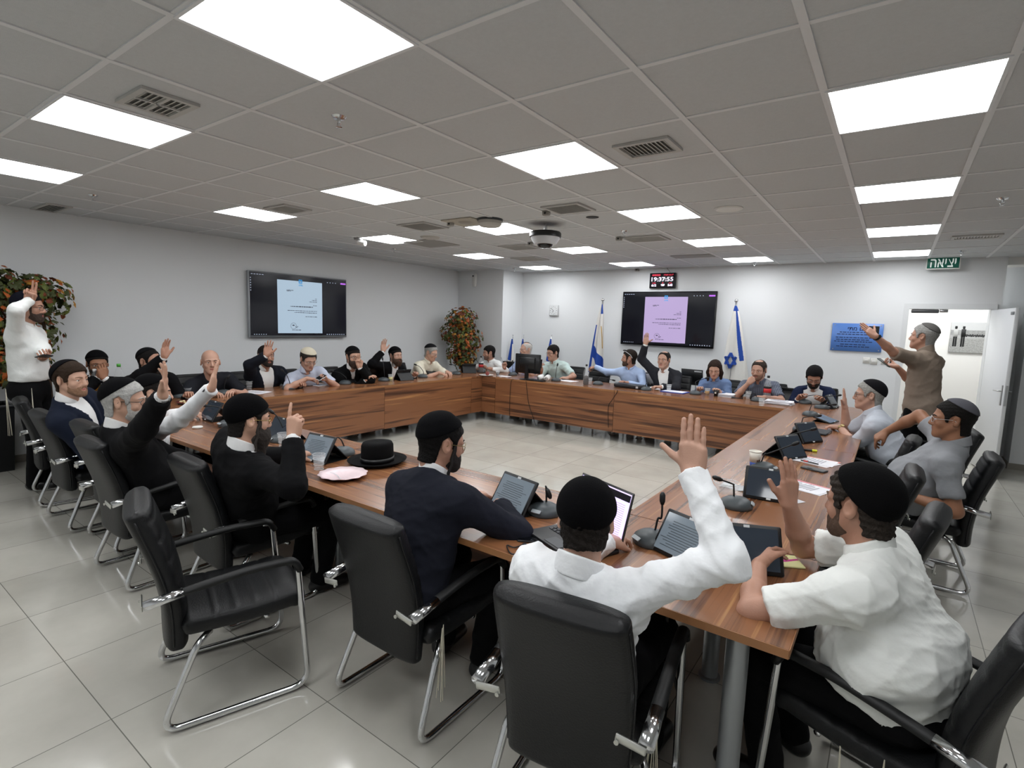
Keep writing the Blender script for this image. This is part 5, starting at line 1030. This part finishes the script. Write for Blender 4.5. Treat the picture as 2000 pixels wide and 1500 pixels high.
# cups, bottles, plates
clear = mat('clear_plastic', 'eef2f4', .12, alpha=.15, spec=.6); clearw = mat('frosted_rim', 'e3e7ea', .25, alpha=.6)
CUP = {}
def cup(px, py, lab, fill=None, s=1.0):
    p = T(px, py)
    if (fill, s) in CUP: return dup(CUP[(fill, s)], p, 0, lab)
    t = thing('plastic_cup', lab, 'cup', p, 0, 'plastic cups on the tables'); CUP[(fill, s)] = t; h = .095*s
    mb = MB(); mb.lathe([(.0, .002), (.026*s, .002), (.037*s, h), (.0362*s, h), (.0252*s, .004), (0, .004)], n=26); mb.build('wall', clear, t, True)
    mb = MB()
    for z, r in ((h, .0375), (h*.72, .0343), (h*.35, .030), (.004, .0268)): mb.tube([(r*s*math.cos(a), r*s*math.sin(a), z) for a in np.arange(0, 2*PI, PI/14)], .0013*s, 5, closed=True)
    mb.build('rim', clearw, t, True)
    if fill: mb = MB(); mb.lathe([(0, .006), (.0245*s, .006), (.0315*s, h*.6), (0, h*.6)], n=22); mb.build('drink', mat('drink_'+fill, fill, .1), t, True)
    return t
for a in ((553, 872, 'clear plastic cup beside the raised pointing hand'), (623, 917, 'clear plastic cup beside the pink plate'), (367, 775, 'plastic cup of dark tea before the bald man', '3a1b10'), (487, 760, 'clear plastic cup behind the papers on the left table'), (547, 752, 'clear plastic cup left of the knitted cap man'), (763, 744, 'clear cup of pale yellow drink under the screen corner', 'd8d28a'), (972, 734, 'plastic cup of cola at the back corner', '2a1512'), (1152, 750, 'clear cup beside the cola bottle'), (1381, 772, 'glass of amber tea beside the black paper cup', 'a8791e'), (1461, 778, 'clear plastic cup before the striped shirt man'), (1306, 764, 'clear plastic cup in front of the blue folder'), (648, 742, 'clear plastic cup left of the black coated man'), (1487, 793, 'clear plastic cup beside the white paper stack')):
    cup(*a)
t = thing('clear_container', 'clear ribbed plastic container behind the bent microphone', 'container', T(1418, 962), 20); mb = MB(); mb.lathe([(0, .002), (.055, .002), (.07, .06), (.068, .06), (.053, .005), (0, .005)], n=30, fn=lambda a: 1+.02*math.cos(18*a)); mb.build('tub', clear, t, True); mb = MB(); mb.tube([(.07*math.cos(a), .07*math.sin(a), .06) for a in np.arange(0, 2*PI, PI/16)], .002, 5, closed=True); mb.build('rim', clearw, t)
tag(MB().grid(lambda u, v: ((u-.5)*.18, (v-.5)*.12, .006+.006*math.sin(u*9)*math.cos(v*7)), 12, 8, .002).build('plastic_wrap', clearw, None, True, loc=tuple(T(1440, 953))), 'crumpled clear plastic wrap beside the clear container', 'wrapper')
t = thing('paper_cup', 'tall white and blue paper cup on the right table', 'cup', T(1473, 915)); mb = MB(); mb.lathe([(0, .002), (.027, .002), (.0312, .046)], n=28); mb.build('sleeve', mat('cup_blue', '2f4d9a', .5), t, True); mb = MB(); mb.lathe([(.0312, .046), (.039, .118), (.0375, .118), (.030, .05), (0, .03)], n=28); mb.tube([(.039*math.cos(a), .039*math.sin(a), .118) for a in np.arange(0, 2*PI, PI/14)], .0022, 6, closed=True); mb.build('wall', mat('cup_white', 'e6e3d8', .5), t, True); mb = MB(); mb.ball((.022, -.027, .06), (.007, .004, .005), 8); mb.ball((.032, -.016, .062), (.004, .006, .005), 8); mb.build('bean_print', mat('bean_brown', '4a2a1a', .5), t)
t = thing('paper_cup', 'small black paper cup beside the glass of tea', 'cup', T(1398, 774)); mb = MB(); mb.lathe([(0, .002), (.026, .002), (.036, .09), (.034, .09), (.025, .01), (0, .01)], n=24); mb.build('wall', mat('cup_black', '1a1716', .5), t, True); mb = MB(); mb.box((0, -.032, .05), (.02, .003, .02)); mb.build('print', mat('cup_white', 'e6e3d8', .5), t)
t = thing('drink_can', 'small black and red drink can behind the conference unit', 'can', T(1221, 748)); mb = MB(); mb.lathe([(0, .001), (.026, .001), (.030, .01), (.030, .10), (.024, .11), (0, .11)], n=22); mb.build('body', mat('can_black', '191516', .3), t, True); mb = MB(); mb.lathe([(.0305, .02), (.0305, .055)], n=22); mb.build('band', mat('can_red', 'b0262c', .35), t, True)
MUG = None
for px, py, rz, lab in ((1056, 744, 150, 'white printed mug lying beside the microphone, left one of the pair'), (1069, 745, 190, 'white printed mug lying beside the microphone, right one of the pair')):
    if MUG is None:
        MUG = thing('mug', lab, 'mug', T(px, py), rz, 'white mugs on the back table'); R = rotm('X', 78)
        mb = MB(); mb.lathe([(0, 0), (.032, 0), (.044, .02), (.046, .09), (.043, .09), (.040, .02), (0, .012)], (0, .05, .047), 28, R); mb.build('body', mat('mug_white', 'e6e6e4', .25), MUG, True)
        mb = MB(); mb.tube([A(0, .05, .047)+R@A(.045+.028*math.sin(a), 0, .05-.03*math.cos(a)) for a in np.linspace(0, PI, 10)], .006, 8); mb.build('handle', mat('mug_white', 'e6e6e4', .25), MUG, True)
        mb = MB(); mb.tube([A(0, .05, .047)+R@A(.022*math.cos(a), .022*math.sin(a), -.001) for a in np.arange(0, 2*PI, PI/10)], .003, 5, closed=True); mb.box(A(0, .05, .047)+R@A(0, 0, -.001), (.02, .004, .012), R); mb.build('print', mat('mug_ink', '3a3a3c', .4), MUG, True)
    else: dup(MUG, T(px, py), rz, lab)
def bottle(px, py, lab, liquid, label, cap, s=1.0, fill=.55):
    t = thing('plastic_bottle', lab, 'bottle', T(px, py), 0); pr = [(0, .004), (.038, .002), (.044, .012), (.044, .10), (.041, .13), (.045, .16), (.043, .20), (.024, .265), (.014, .285), (.014, .30)]
    mb = MB(); mb.lathe([(r*s, z*s) for r, z in pr]+[(.0125*s, .30*s)], n=28); mb.build('body', clear, t, True)
    if liquid: mb = MB(); mb.lathe([(0, .008*s)]+[(r*s*.93, z*s+.003) for r, z in pr[1:] if z <= fill*.3+.001]+[(0, fill*.3*s)], n=26); mb.build('drink', mat('drink_'+liquid, liquid, .12), t, True)
    if label: mb = MB(); mb.lathe([(.0452*s, .105*s), (.0448*s, .13*s), (.0462*s, .158*s)], n=28); mb.build('label', mat('label_'+label, label, .4), t, True); mb = MB(); mb.lathe([(.0464*s, .158*s), (.0450*s, .185*s)], n=28); mb.build('label_band', mat('label_dark', '1b1718', .4), t, True)
    mb = MB(); mb.lathe([(.0165*s, .29*s), (.0165*s, .318*s), (0, .318*s)], n=20); mb.build('cap', mat('cap_'+cap, cap, .4), t, True)
    return t
bottle(1144, 752, 'large cola bottle with a black cap beside the empty chair at the back', '1d0f0c', None, '141414', 1.0, .5); bottle(939, 728, 'cola bottle with a red label at the back left corner', '241310', 'b02a2e', '141414', .95, .45); bottle(1497, 783, 'clear soda bottle with a red label before the striped shirt man', None, 'c02c30', '1a1a1a', 1.05); bottle(235, 775, 'clear water bottle with a green cap on the left table', None, None, '4fae3c', 1.1); bottle(188, 782, 'clear juice bottle with an orange label on the left table', None, 'd8a02a', 'e0e0e0', 1.0)
scal = lambda a: 1+.035*math.cos(12*a)
t = thing('plate', 'pink scalloped plate with a plastic fork on the near table', 'plate', T(670, 931), 0); mb = MB(); mb.lathe([(0, .004), (.085, .004), (.10, .010), (.135, .020), (.136, .023), (.10, .014), (.085, .008), (0, .008)], n=72, fn=scal); mb.build('dish', mat('plate_pink', 'ecd6da', .3), t, True)
mb = MB(); mb.tube(curve_pts([(-.09, -.02, .012), (-.02, -.03, .014), (.03, -.05, .013)], 8), .003, 6, flat=.5)
for k in (-1, 0, 1): mb.tube([(.03, -.05, .013), (.06, -.06+k*.005, .013)], .0012, 5)
mb.build('fork', clearw, t)
t = thing('plate', 'plate of food before the bald man on the left table', 'plate', T(375, 788), 0); mb = MB(); mb.lathe([(0, .004), (.085, .004), (.135, .020), (.136, .023), (.085, .008), (0, .008)], n=48); mb.build('dish', mat('plate_red', '6b2a28', .3), t, True); mb = MB(); r_ = random.Random(1)
for k in range(14): mb.ball((r_.uniform(-.08, .08), r_.uniform(-.08, .08), .018), (.02, .016, .012), 8)
mb.build('food', mat('food_cream', 'd8c79a', .6, var=.3, vscale=30), t, True)
t = thing('plate', 'white plate with snack at the back left corner', 'plate', T(950, 734), 0); mb = MB(); mb.lathe([(0, .004), (.085, .004), (.125, .018), (.126, .021), (.085, .008), (0, .008)], n=40); mb.build('dish', mat('plate_white2', 'e6e4e2', .3), t, True); mb = MB(); mb.ball((.02, 0, .04), (.035, .03, .035), 10); mb.build('snack', mat('snack_red', '8a3f3a', .5), t); mb = MB(); mb.tube([(-.09, .02, .018), (-.01, .03, .016)], .006, 6, flat=.4); mb.build('spoon', mat('spoon_dark', '2a2a2c', .4), t)
# papers, pens and phones
pw = mat('paper_white', 'e9e9ee', .8)
def papers(px, py, rz, lab, n=3, w=.21, d=.297, jit=.03, ink=True, tint=None, thick=.0022):
    t = thing('paper_stack' if n > 3 else 'papers', lab, 'papers', T(px, py), rz); q = random.Random(px*7+py); mb = MB()
    for k in range(n): mb.box((q.uniform(-jit, jit), q.uniform(-jit, jit), .001+k*thick), (w, d, .0012 if n <= 3 else thick*.9), rotm('Z', q.uniform(-9, 9) if jit else 0))
    mb.build('sheets', pw, t, False)
    if ink:
        mb = MB()
        for k in range(9): mb.box((q.uniform(-.01, .01), d*.34-k*d*.075, n*thick+.0022), (w*q.uniform(.5, .75), .004, .0005))
        mb.build('print', mat('paper_ink', '8a8a94', .8), t, False)
    if tint: mb = MB(); mb.box((.02, .01, .0006), (w*1.12, d*1.05, .001)); mb.build('cover_sheet', mat('cover_'+tint, tint, .6), t, False)
    return t
papers(1585, 900, 76, 'white papers with a red cover sheet beside the yellow highlighter', 2, .20, .30, .012, True, 'd88a80'); papers(1568, 951, 66, 'white papers with a red edged cover beside the dark blue tablet', 2, .18, .27, .010, True, 'd08088'); papers(497, 767, -70, 'white loose papers on the left table behind the skullcap', 3); papers(622, 752, -80, 'white booklet before the man reading in pale blue', 2, .2, .26, .01); papers(865, 731, -60, 'white papers before the man in cream', 3); papers(1108, 744, 176, 'white paper before the man in mint', 2, .3, .21, .01, False); papers(985, 735, 182, 'white paper left of the monitor', 1, .21, .15, 0, False); papers(1280, 758, 170, 'white papers held by the man in the open dark jacket', 2, .24, .3, .02, False); papers(1416, 774, 182, 'thick paper stack before the woman in blue', 14, .24, .2, .008, False, None, .0028); papers(1522, 789, 176, 'white paper stack in front of the black tablet at the back', 12, .30, .22, .012, True, None, .0035); papers(1544, 975, 60, 'small translucent paper slip beside the dark blue tablet', 1, .07, .13, 0, False)
t = thing('folder', 'blue folder before the man in the open dark jacket', 'folder', T(1318, 766), 176); mb = MB(); mb.box((0, 0, .006), (.34, .24, .012), bev=.003); mb.build('cover', mat('folder_blue', '2f4fae', .4), t); mb = MB(); mb.box((0, .012, .010), (.30, .2, .006)); mb.build('sheets', pw, t)
t = thing('upright_paper', 'white folded sheet with a gold crest standing at the back table', 'paper', T(1277, 752), 176); mb = MB(); mb.grid(lambda u, v: ((u-.5)*.24, .10*v+.02*math.sin(v*2), .005+.17*v+.01*math.sin(u*3)), 6, 8, .002); mb.build('sheet', pw, t, True); mb = MB(); mb.ball((-.03, .038, .06), (.018, .004, .022), 10); mb.build('crest', mat('crest_gold', '9a8a3a', .5), t)
PH = None
def phone(p, rot, lab, col='0d0e10', w=.074, l=.152):
    t = thing('phone', lab, 'phone', p, 0, None); t.rotation_euler = rot; mb = MB(); mb.box((0, 0, .005), (w, l, .009), bev=.004); mb.build('case', mat('phone_'+col, col, .35), t); mb = MB(); mb.box((0, 0, .0098), (w-.008, l-.01, .001)); mb.build('display', mat('phone_glass', '0b0d11', .06), t); mb = MB(); mb.box((w*.28, l*.38, -.0003), (.018, .03, .003), bev=.001); mb.build('lens_block', blackp, t); return t
rzd = lambda d: (0, 0, math.radians(d))
phone(T(1046, 1055), rzd(-62), 'black phone charging beside the open laptop'); phone(T(1590, 918), rzd(70), 'dark phone below the papers on the right table', '2a2b2e'); phone(T(1440, 778), rzd(100), 'black phone lying before the striped shirt man'); phone(T(1491, 1066), rzd(30), 'blue backed phone behind the nearest tablet', '39597c'); 
t = thing('charging_cord', 'thin black cord looping from the charging phone', 'cord', T(1010, 1062)); o = tuple(T(1010, 1062)); mb = MB(); mb.tube(curve_pts([A(*T(a, b))-A(o)+A(0, 0, .006) for a, b in ((1022, 1066), (1005, 1072), (990, 1068), (1000, 1085), (1030, 1078), (1062, 1078))], 30), .0028, 6); mb.build('cable', blackp, t); mb = MB(); mb.box(A(*T(1024, 1066))-A(o)+A(0, 0, .006), (.014, .02, .008), bev=.002); mb.build('plug', blackp, t)
t = thing('highlighter', 'yellow and black highlighter pen on the right table', 'pen', T(1576, 881), 100); mb = MB(); mb.tube([(0, -.035, .009), (0, .03, .009)], .009, 12); mb.build('barrel', blackp, t); mb = MB(); mb.tube([(0, -.068, .009), (0, -.034, .009)], .0095, 12); mb.build('cap', mat('marker_yellow', 'd8dd2f', .4), t); mb = MB(); mb.tube([(0, .03, .009), (0, .058, .009)], .0085, 12); mb.build('end_plug', mat('marker_yellow', 'd8dd2f', .4), t)
t = thing('pen', 'black and red pen lying on the red covered papers', 'pen', up(T(1578, 905), .007), 70); mb = MB(); mb.tube([(0, -.07, .004), (0, .05, .004)], .0042, 8); mb.build('barrel', blackp, t); mb = MB(); mb.tube([(0, .0, .005), (0, .03, .005)], .0052, 8); mb.build('grip', mat('pen_red', 'cf3a30', .4), t)
t = thing('napkin', 'folded yellow and pink patterned napkin near the table corner', 'napkin', T(1537, 1098), 28); mb = MB(); mb.box((0, 0, .004), (.10, .11, .007), bev=.002); mb.build('base', mat('napkin_cream', 'e6e3a8', .8), t); mb = MB(); mb.prism([(-.048, -.02), (-.01, -.015), (.048, .01), (.046, .022), (.0, .006), (-.046, .012)], .0075, .0082); mb.build('pink_print', mat('napkin_pink', 'c5418f', .8), t, False); mb = MB(); mb.prism([(-.03, .02), (0, .03), (.02, .045), (-.005, .052), (-.03, .045)], .0075, .0083); mb.build('green_print', mat('napkin_green', '8a9a3a', .8), t, False)
t = thing('puck', 'small white disc under the outspread fingers on the near table', 'case', T(386, 836)); mb = MB(); mb.lathe([(0, .001), (.035, .001), (.038, .008), (.034, .014), (0, .016)], n=24); mb.build('lid', whitep, t); mb = MB(); mb.lathe([(.0385, .006), (.0385, .009)], n=24); mb.build('seam', mat('plate_white', 'dddcd6', .4), t)
t = thing('black_hat', 'black brimmed felt hat resting on the near table', 'hat', T(737, 903), 10); felt = mat('black_felt', '0b0b0c', .9, bump=.2, bscale=300, spec=.15); mb = MB(); pr = [(.098, .012), (.096, .06), (.094, .115), (.086, .132), (.05, .136), (0, .134)]; mb.lathe(pr, n=40, sy=1.15); mb.build('crown', felt, t, True); mb = MB(); mb.lathe([(.0, .004), (.10, .004), (.15, .006), (.176, .022), (.178, .026), (.15, .012), (.10, .011), (.0, .011)], n=48, sy=1.1); mb.build('brim', felt, t, True); mb = MB(); mb.lathe([(.0995, .012), (.0985, .042)], n=40, sy=1.15); mb.build('band', mat('hat_ribbon', '101012', .4), t, True)
# cords and trays
def cord(pts, lab, r=.004):
    o = A(pts[0]); t = MB().tube([p-o for p in curve_pts(pts, 20)], r, 6).build('power_cord', mat('cord_black', '161617', .5), None, True, loc=tuple(o)); tag(t, lab, 'cord')
yf = FI-.008
cord([on_z(1003, 741, .757), on_y(998, 746, yf)+A(0, 0, .0), on_y(996, 775, yf), on_y(995, 812, yf), on_y(994, 818, yf)], 'black cord hanging down the back table front left of the monitor'); cord([on_z(1027, 744, .757), on_y(1028, 750, yf), on_y(1032, 785, yf), on_y(1040, 812, yf), on_y(1047, 832, yf)], 'black cord hanging down the back table front below the monitor'); cord([on_z(1206, 762, .757), on_y(1204, 768, yf), on_y(1195, 782, yf), on_y(1188, 795, yf), on_y(1188, 835, yf)], 'black cord hanging from the conference unit')
t = thing('cable_tray', 'gray perforated cable tray under the near table', 'cable tray', (-3.05, 2.05, .58)); mb = MB(); mb.box((0, 0, 0), (.42, .012, .22), bev=.002); mb.build('sheet', mat('tray_gray', '8b8d8c', .5), t); mb = MB()
for i in range(13):
    for j in range(7): mb.lathe([(.008, 0), (.008, -.0015)], (-.19+i*.0316, -.0065, -.09+j*.03), 8, rotm('X', -90))
mb.build('holes', mat('tray_hole', '2a2b2c', .6), t, False)
cord([(-2.35, 2.0, .72), (-2.33, 1.95, .55), (-2.25, 2.0, .35), (-2.35, 2.1, .2), (-2.5, 2.2, .012)], 'black cord hanging under the near table beside the cable tray', .006); cord([(-.62, 2.0, .72), (-.60, 1.9, .5), (-.52, 1.85, .3), (-.56, 2.0, .012)], 'black cord hanging under the near table behind the silver leg', .006)
# things held or floor standing
i = PI_['w1']['J'][-1]; phone(i['W']+A(.115, -.02, .015), (math.radians(12), math.radians(-10), math.radians(-82)), 'black phone in the hand of the standing man in white')
i = PI_['w21']['J'][1]; phone(i['W']+A(-.115, -.01, .035), (math.radians(35), 0, math.radians(72)), 'dark phone in the hand of the man in brown', '3b4a44')
i = PI_['w12']['J'][1]; phone(i['W']+A(-.01, -.045, .12), (math.radians(80), 0, math.radians(10)), 'dark phone held up by the man in mint')
i = PI_['w6']['J'][-1]; phone(i['W']+A(.05, -.10, .035), (math.radians(20), math.radians(15), math.radians(20)), 'white backed phone read by the man in pale blue', 'd8d8dc')
i = PI_['w11']['J'][1]; t = thing('pen', 'slim pen held up by the white haired man', 'pen', i['W']+A(0, -.05, .09)); t.rotation_euler = (0, math.radians(-22), 0); mb = MB(); mb.tube([(0, 0, -.02), (0, 0, .10)], .005, 8); mb.build('barrel', mat('pen_silver', '8a9098', .3, metal=.5), t); mb = MB(); mb.tube([(0, 0, .10), (0, 0, .115)], [.0045, .001], 8); mb.build('point', steel, t)
i = PI_['w13']; t = thing('sunglasses', 'white rimmed sunglasses on the hair of the man in light blue', 'sunglasses', (0, 0, 0)); mb = MB(); hp_ = i['hp']
for s in (1, -1): mb.tube([hp_(.034*s, .075, .105), hp_(.078*s, .05, .098), hp_(.092*s, -.02, .045), hp_(.088*s, -.045, .0)], .0038, 6)
mb.build('arms', mat('glasses_white', 'd6d8da', .3), t); mb = MB()
for s in (1, -1): mb.ball(hp_(.036*s, .068, .112), (.026, .026, .012), 12)
mb.build('lenses', mat('dark_lens', '15171a', .08), t)
# bin by the left wall
t = thing('waste_bin', 'tall black square waste bin at the left wall', 'bin', (-7.34, 1.20, 0)); mb = MB(); mb.add([(-.15, -.15, 0), (.15, -.15, 0), (.15, .15, 0), (-.15, .15, 0), (-.18, -.18, .66), (.18, -.18, .66), (.18, .18, .66), (-.18, .18, .66)], [(3, 2, 1, 0), (0, 1, 5, 4), (1, 2, 6, 5), (2, 3, 7, 6), (3, 0, 4, 7)]); mb.build('body', mat('bin_black', '111214', .4), t, False); mb = MB()
for s in (1, -1): mb.box((s*.175, 0, .665), (.03, .38, .03), bev=.004); mb.box((0, s*.175, .665), (.32, .03, .03), bev=.004)
mb.build('rim', mat('bin_rim', '232427', .35), t)
# autumn trees
LM = [mat('leaf_green', '5a6428', .6, var=.25, vscale=9), mat('leaf_olive', '3d4420', .6, var=.25, vscale=9), mat('leaf_orange', 'a4521e', .6, var=.25, vscale=9), mat('leaf_rust', '6d3318', .6, var=.25, vscale=9), mat('leaf_amber', 'a8772a', .6, var=.2, vscale=9)]
def autumn(lab, loc, clumps, n, seed, pot, size=.06, mixw=(5, 5, 3, 3, 2)):
    t = thing('autumn_tree', lab, 'artificial tree', loc); q = random.Random(seed); S_ = []; out = [(0, 0), (.28, .16), (.2, .34), (.52, .42), (.36, .60), (.30, .82), (0, 1.12)]; ol = out+[(-x, y) for x, y in out[-2:0:-1]]; mb = MB(); cx = sum(c[4] for c in clumps)
    for c in clumps:
        for k in range(int(n*c[4]/cx)):
            d = nrm(A(q.gauss(0, 1), q.gauss(0, 1), q.gauss(0, 1))); p = A(c[:3])+d*A(c[3], c[3], c[3]*c[5])*q.uniform(.25, 1)**.45
            z = nrm(d+A(q.uniform(-.5, .5), q.uniform(-.5, .5), q.uniform(-.2, .8))); x = nrm(np.cross(z, A(q.uniform(-1, 1), q.uniform(-1, 1), q.uniform(-1, 1)))); y = np.cross(z, x); s = size*q.uniform(.7, 1.25)
            mb.mat(q.choices(range(5), mixw)[0]); V = [p+s*(x*a+y*b+z*(-.35*abs(a)-.25*b*b)) for a, b in ol]+[p+s*y*.55]
            m = len(ol); mb.add(V, [(j, (j+1) % m, m) for j in range(m)])
    o = mb.build('leaves', LM, t, False); o['kind'] = 'stuff'
    mb = MB(); top_ = max(c[2] for c in clumps)
    mb.tube(curve_pts([(0, 0, .25), (.03, .01, .6), (-.02, .02, 1.0), (.0, 0, top_)], 12), np.linspace(.028, .010, 13), 8)
    for c in clumps: mb.tube(curve_pts([(0, .01, max(.5, c[2]-.5)), A(c[:3])*A(.5, .5, 1)-A(0, 0, .15), c[:3]], 8), .009, 6)
    mb.build('trunk', mat('bark', '4a382a', .85, bump=.5, bscale=40), t, True); mb = MB(); mb.lathe([(0, 0), (.13, 0), (.17, .28), (.16, .30), (.15, .27), (0, .26)], n=28); mb.build('pot', mat(*pot), t, True)
    return t
autumn('large autumn tree with orange and green leaves behind the standing man', (-7.2, 1.66, 0), [(0, -.38, 1.84, .30, 1.2, .8), (.04, -.04, 1.78, .30, 1.0, .8), (0, -.5, 1.5, .30, 1.2, 1), (.04, -.12, 1.40, .28, .8, 1), (0, -.4, 1.12, .28, 1, 1.1), (.04, -.2, 1.05, .26, .8, 1)], 1700, 3, ('pot_dark', '2c2a2a', .5), .068, (7, 9, 3, 2, 1))
autumn('bushy autumn tree with brown and amber leaves in the back left corner', (-6.98, 7.98, 0), [(0, 0, 1.68, .34, 1.3, .8), (-.10, 0, 1.42, .36, 1.3, .8), (.12, .0, 1.30, .36, 1.2, .9), (.02, 0, 1.02, .34, 1.1, .75), (.1, 0, .84, .22, .4, .6)], 1500, 5, ('pot_brown', '3a2a22', .5), .062)
# flags
fb = mat('flag_blue', '1f48a0', .75); fw_ = mat('flag_white', 'e2e0da', .8)
def flag(lab, x, y, top, ln, lw, rw, blue, star=None, fold=.03, seed=0, pole=True, gold=False):
    t = thing('flag', lab, 'flag', (x, y, 0)); q = random.Random(seed); ph = q.uniform(0, 6)
    def P(u, v):
        v2 = v; l = -.012-lw*v2**.8; r = .012+rw*v2**.75
        return (l+(r-l)*u, -.02-fold*math.sin(u*11+ph+v*2)*v**.6-.02*v, top-.05-ln*v-.04*math.sin(u*PI)*v)
    nu, nv = 90, 130; mb = MB(); mb.grid(P, nu, nv, .003); nf = nu*nv; mi = []
    for k in range(nf):
        u, v = (k//nv+.5)/nu, (k % nv+.5)/nv; mi.append(1 if blue(u, v) else 0)
    mi += mi+[0]*(len(mb.f)-2*nf); mb.m = mi; mb.build('cloth', [fw_, fb], t, True)
    if star:
        su, sv, rs = star; mb = MB(); c = A(P(su, sv)); c[1] -= .045
        for rot in (0, PI):
            tr = [A(rs*math.sin(rot+k*2*PI/3)*.8, 0, rs*math.cos(rot+k*2*PI/3))*1.0 for k in range(3)]
            for a, b in zip(tr, tr[1:]+tr[:1]): mb.tube([c+a*1.02, c+(a+b)/2, c+b*1.02], rs*.16, 4, flat=.25)
        mb.build('star', fb, t, False)
    mb = MB(); mb.tube([(0, 0, .02), (0, 0, top)], .014 if ln > .8 else .009, 10); mb.build('pole', steel, t, True); mb = MB(); mb.ball((0, 0, top+.025), .03 if ln > .8 else .014, 14); mb.build('finial', chrome, t, True); mb = MB(); fr_ = .16 if ln > .8 else .08; mb.lathe([(fr_, 0), (fr_, .02), (.03, .04), (.02, .06)], n=26); mb.build('foot', steel, t, True)
    if gold: mb = MB(); mb.tube(curve_pts([(.03, -.07, top-.45), (.06, -.075, top-.65), (.075, -.07, top-.85)], 8), .008, 6); mb.build('tassel', mat('gold_cord', 'b9923f', .6), t, True)
c1, c2 = on_y(1177, 590, 8.85), on_y(1438, 592, 8.85)
flag('tall blue and white flag left of the back screen', c1[0], 8.85, 2.10, 1.25, .19, .11, lambda u, v: (u > .45 and v < .14) or (u < .10 and v > .3) or (abs(v-(.66+.22*u)) < .085), None, .035, 1, gold=True)
flag('tall blue and white flag with a star right of the back screen', c2[0], 8.85, 2.09, 1.35, .15, .30, lambda u, v: (v < .06) or (abs(u-(.62+.30*v)) < .15-.10*v and v < .62), (.32, .62, .118), .03, 2)
for px, lab, yy in ((999, 'small blue and white flag at the wall corner, leftmost of three', 8.72), (1023, 'small blue and white flag behind the white haired man', 8.85), (1077, 'small dark blue flag behind the man in mint', 8.85)):
    c = on_y(px, 655, yy); flag(lab, max(c[0], -6.255), yy, c[2]-.02, .55, .09, .06, lambda u, v: (v < .18) or (u < .55 and .1 < v < .75), None, .02, px)
# ------------------------------------------------------------------ light and view
wd = bpy.data.worlds.new('room_air'); SC.world = wd; wd.use_nodes = True; wd.node_tree.nodes['Background'].inputs[0].default_value = (.5, .52, .55, 1); wd.node_tree.nodes['Background'].inputs[1].default_value = .05
vs = SC.view_settings; vs.view_transform = 'Standard'; vs.look = 'None'; vs.exposure = 0.65; vs.gamma = 1; vs.use_curve_mapping = False
cy = SC.cycles; cy.max_bounces = 6; cy.diffuse_bounces = 3; cy.glossy_bounces = 3; cy.transmission_bounces = 5; cy.transparent_max_bounces = 8; cy.sample_clamp_indirect = 6; cy.use_denoising = True; cy.caustics_reflective = False; cy.caustics_refractive = False; cy.use_adaptive_sampling = True; cy.adaptive_threshold = .03
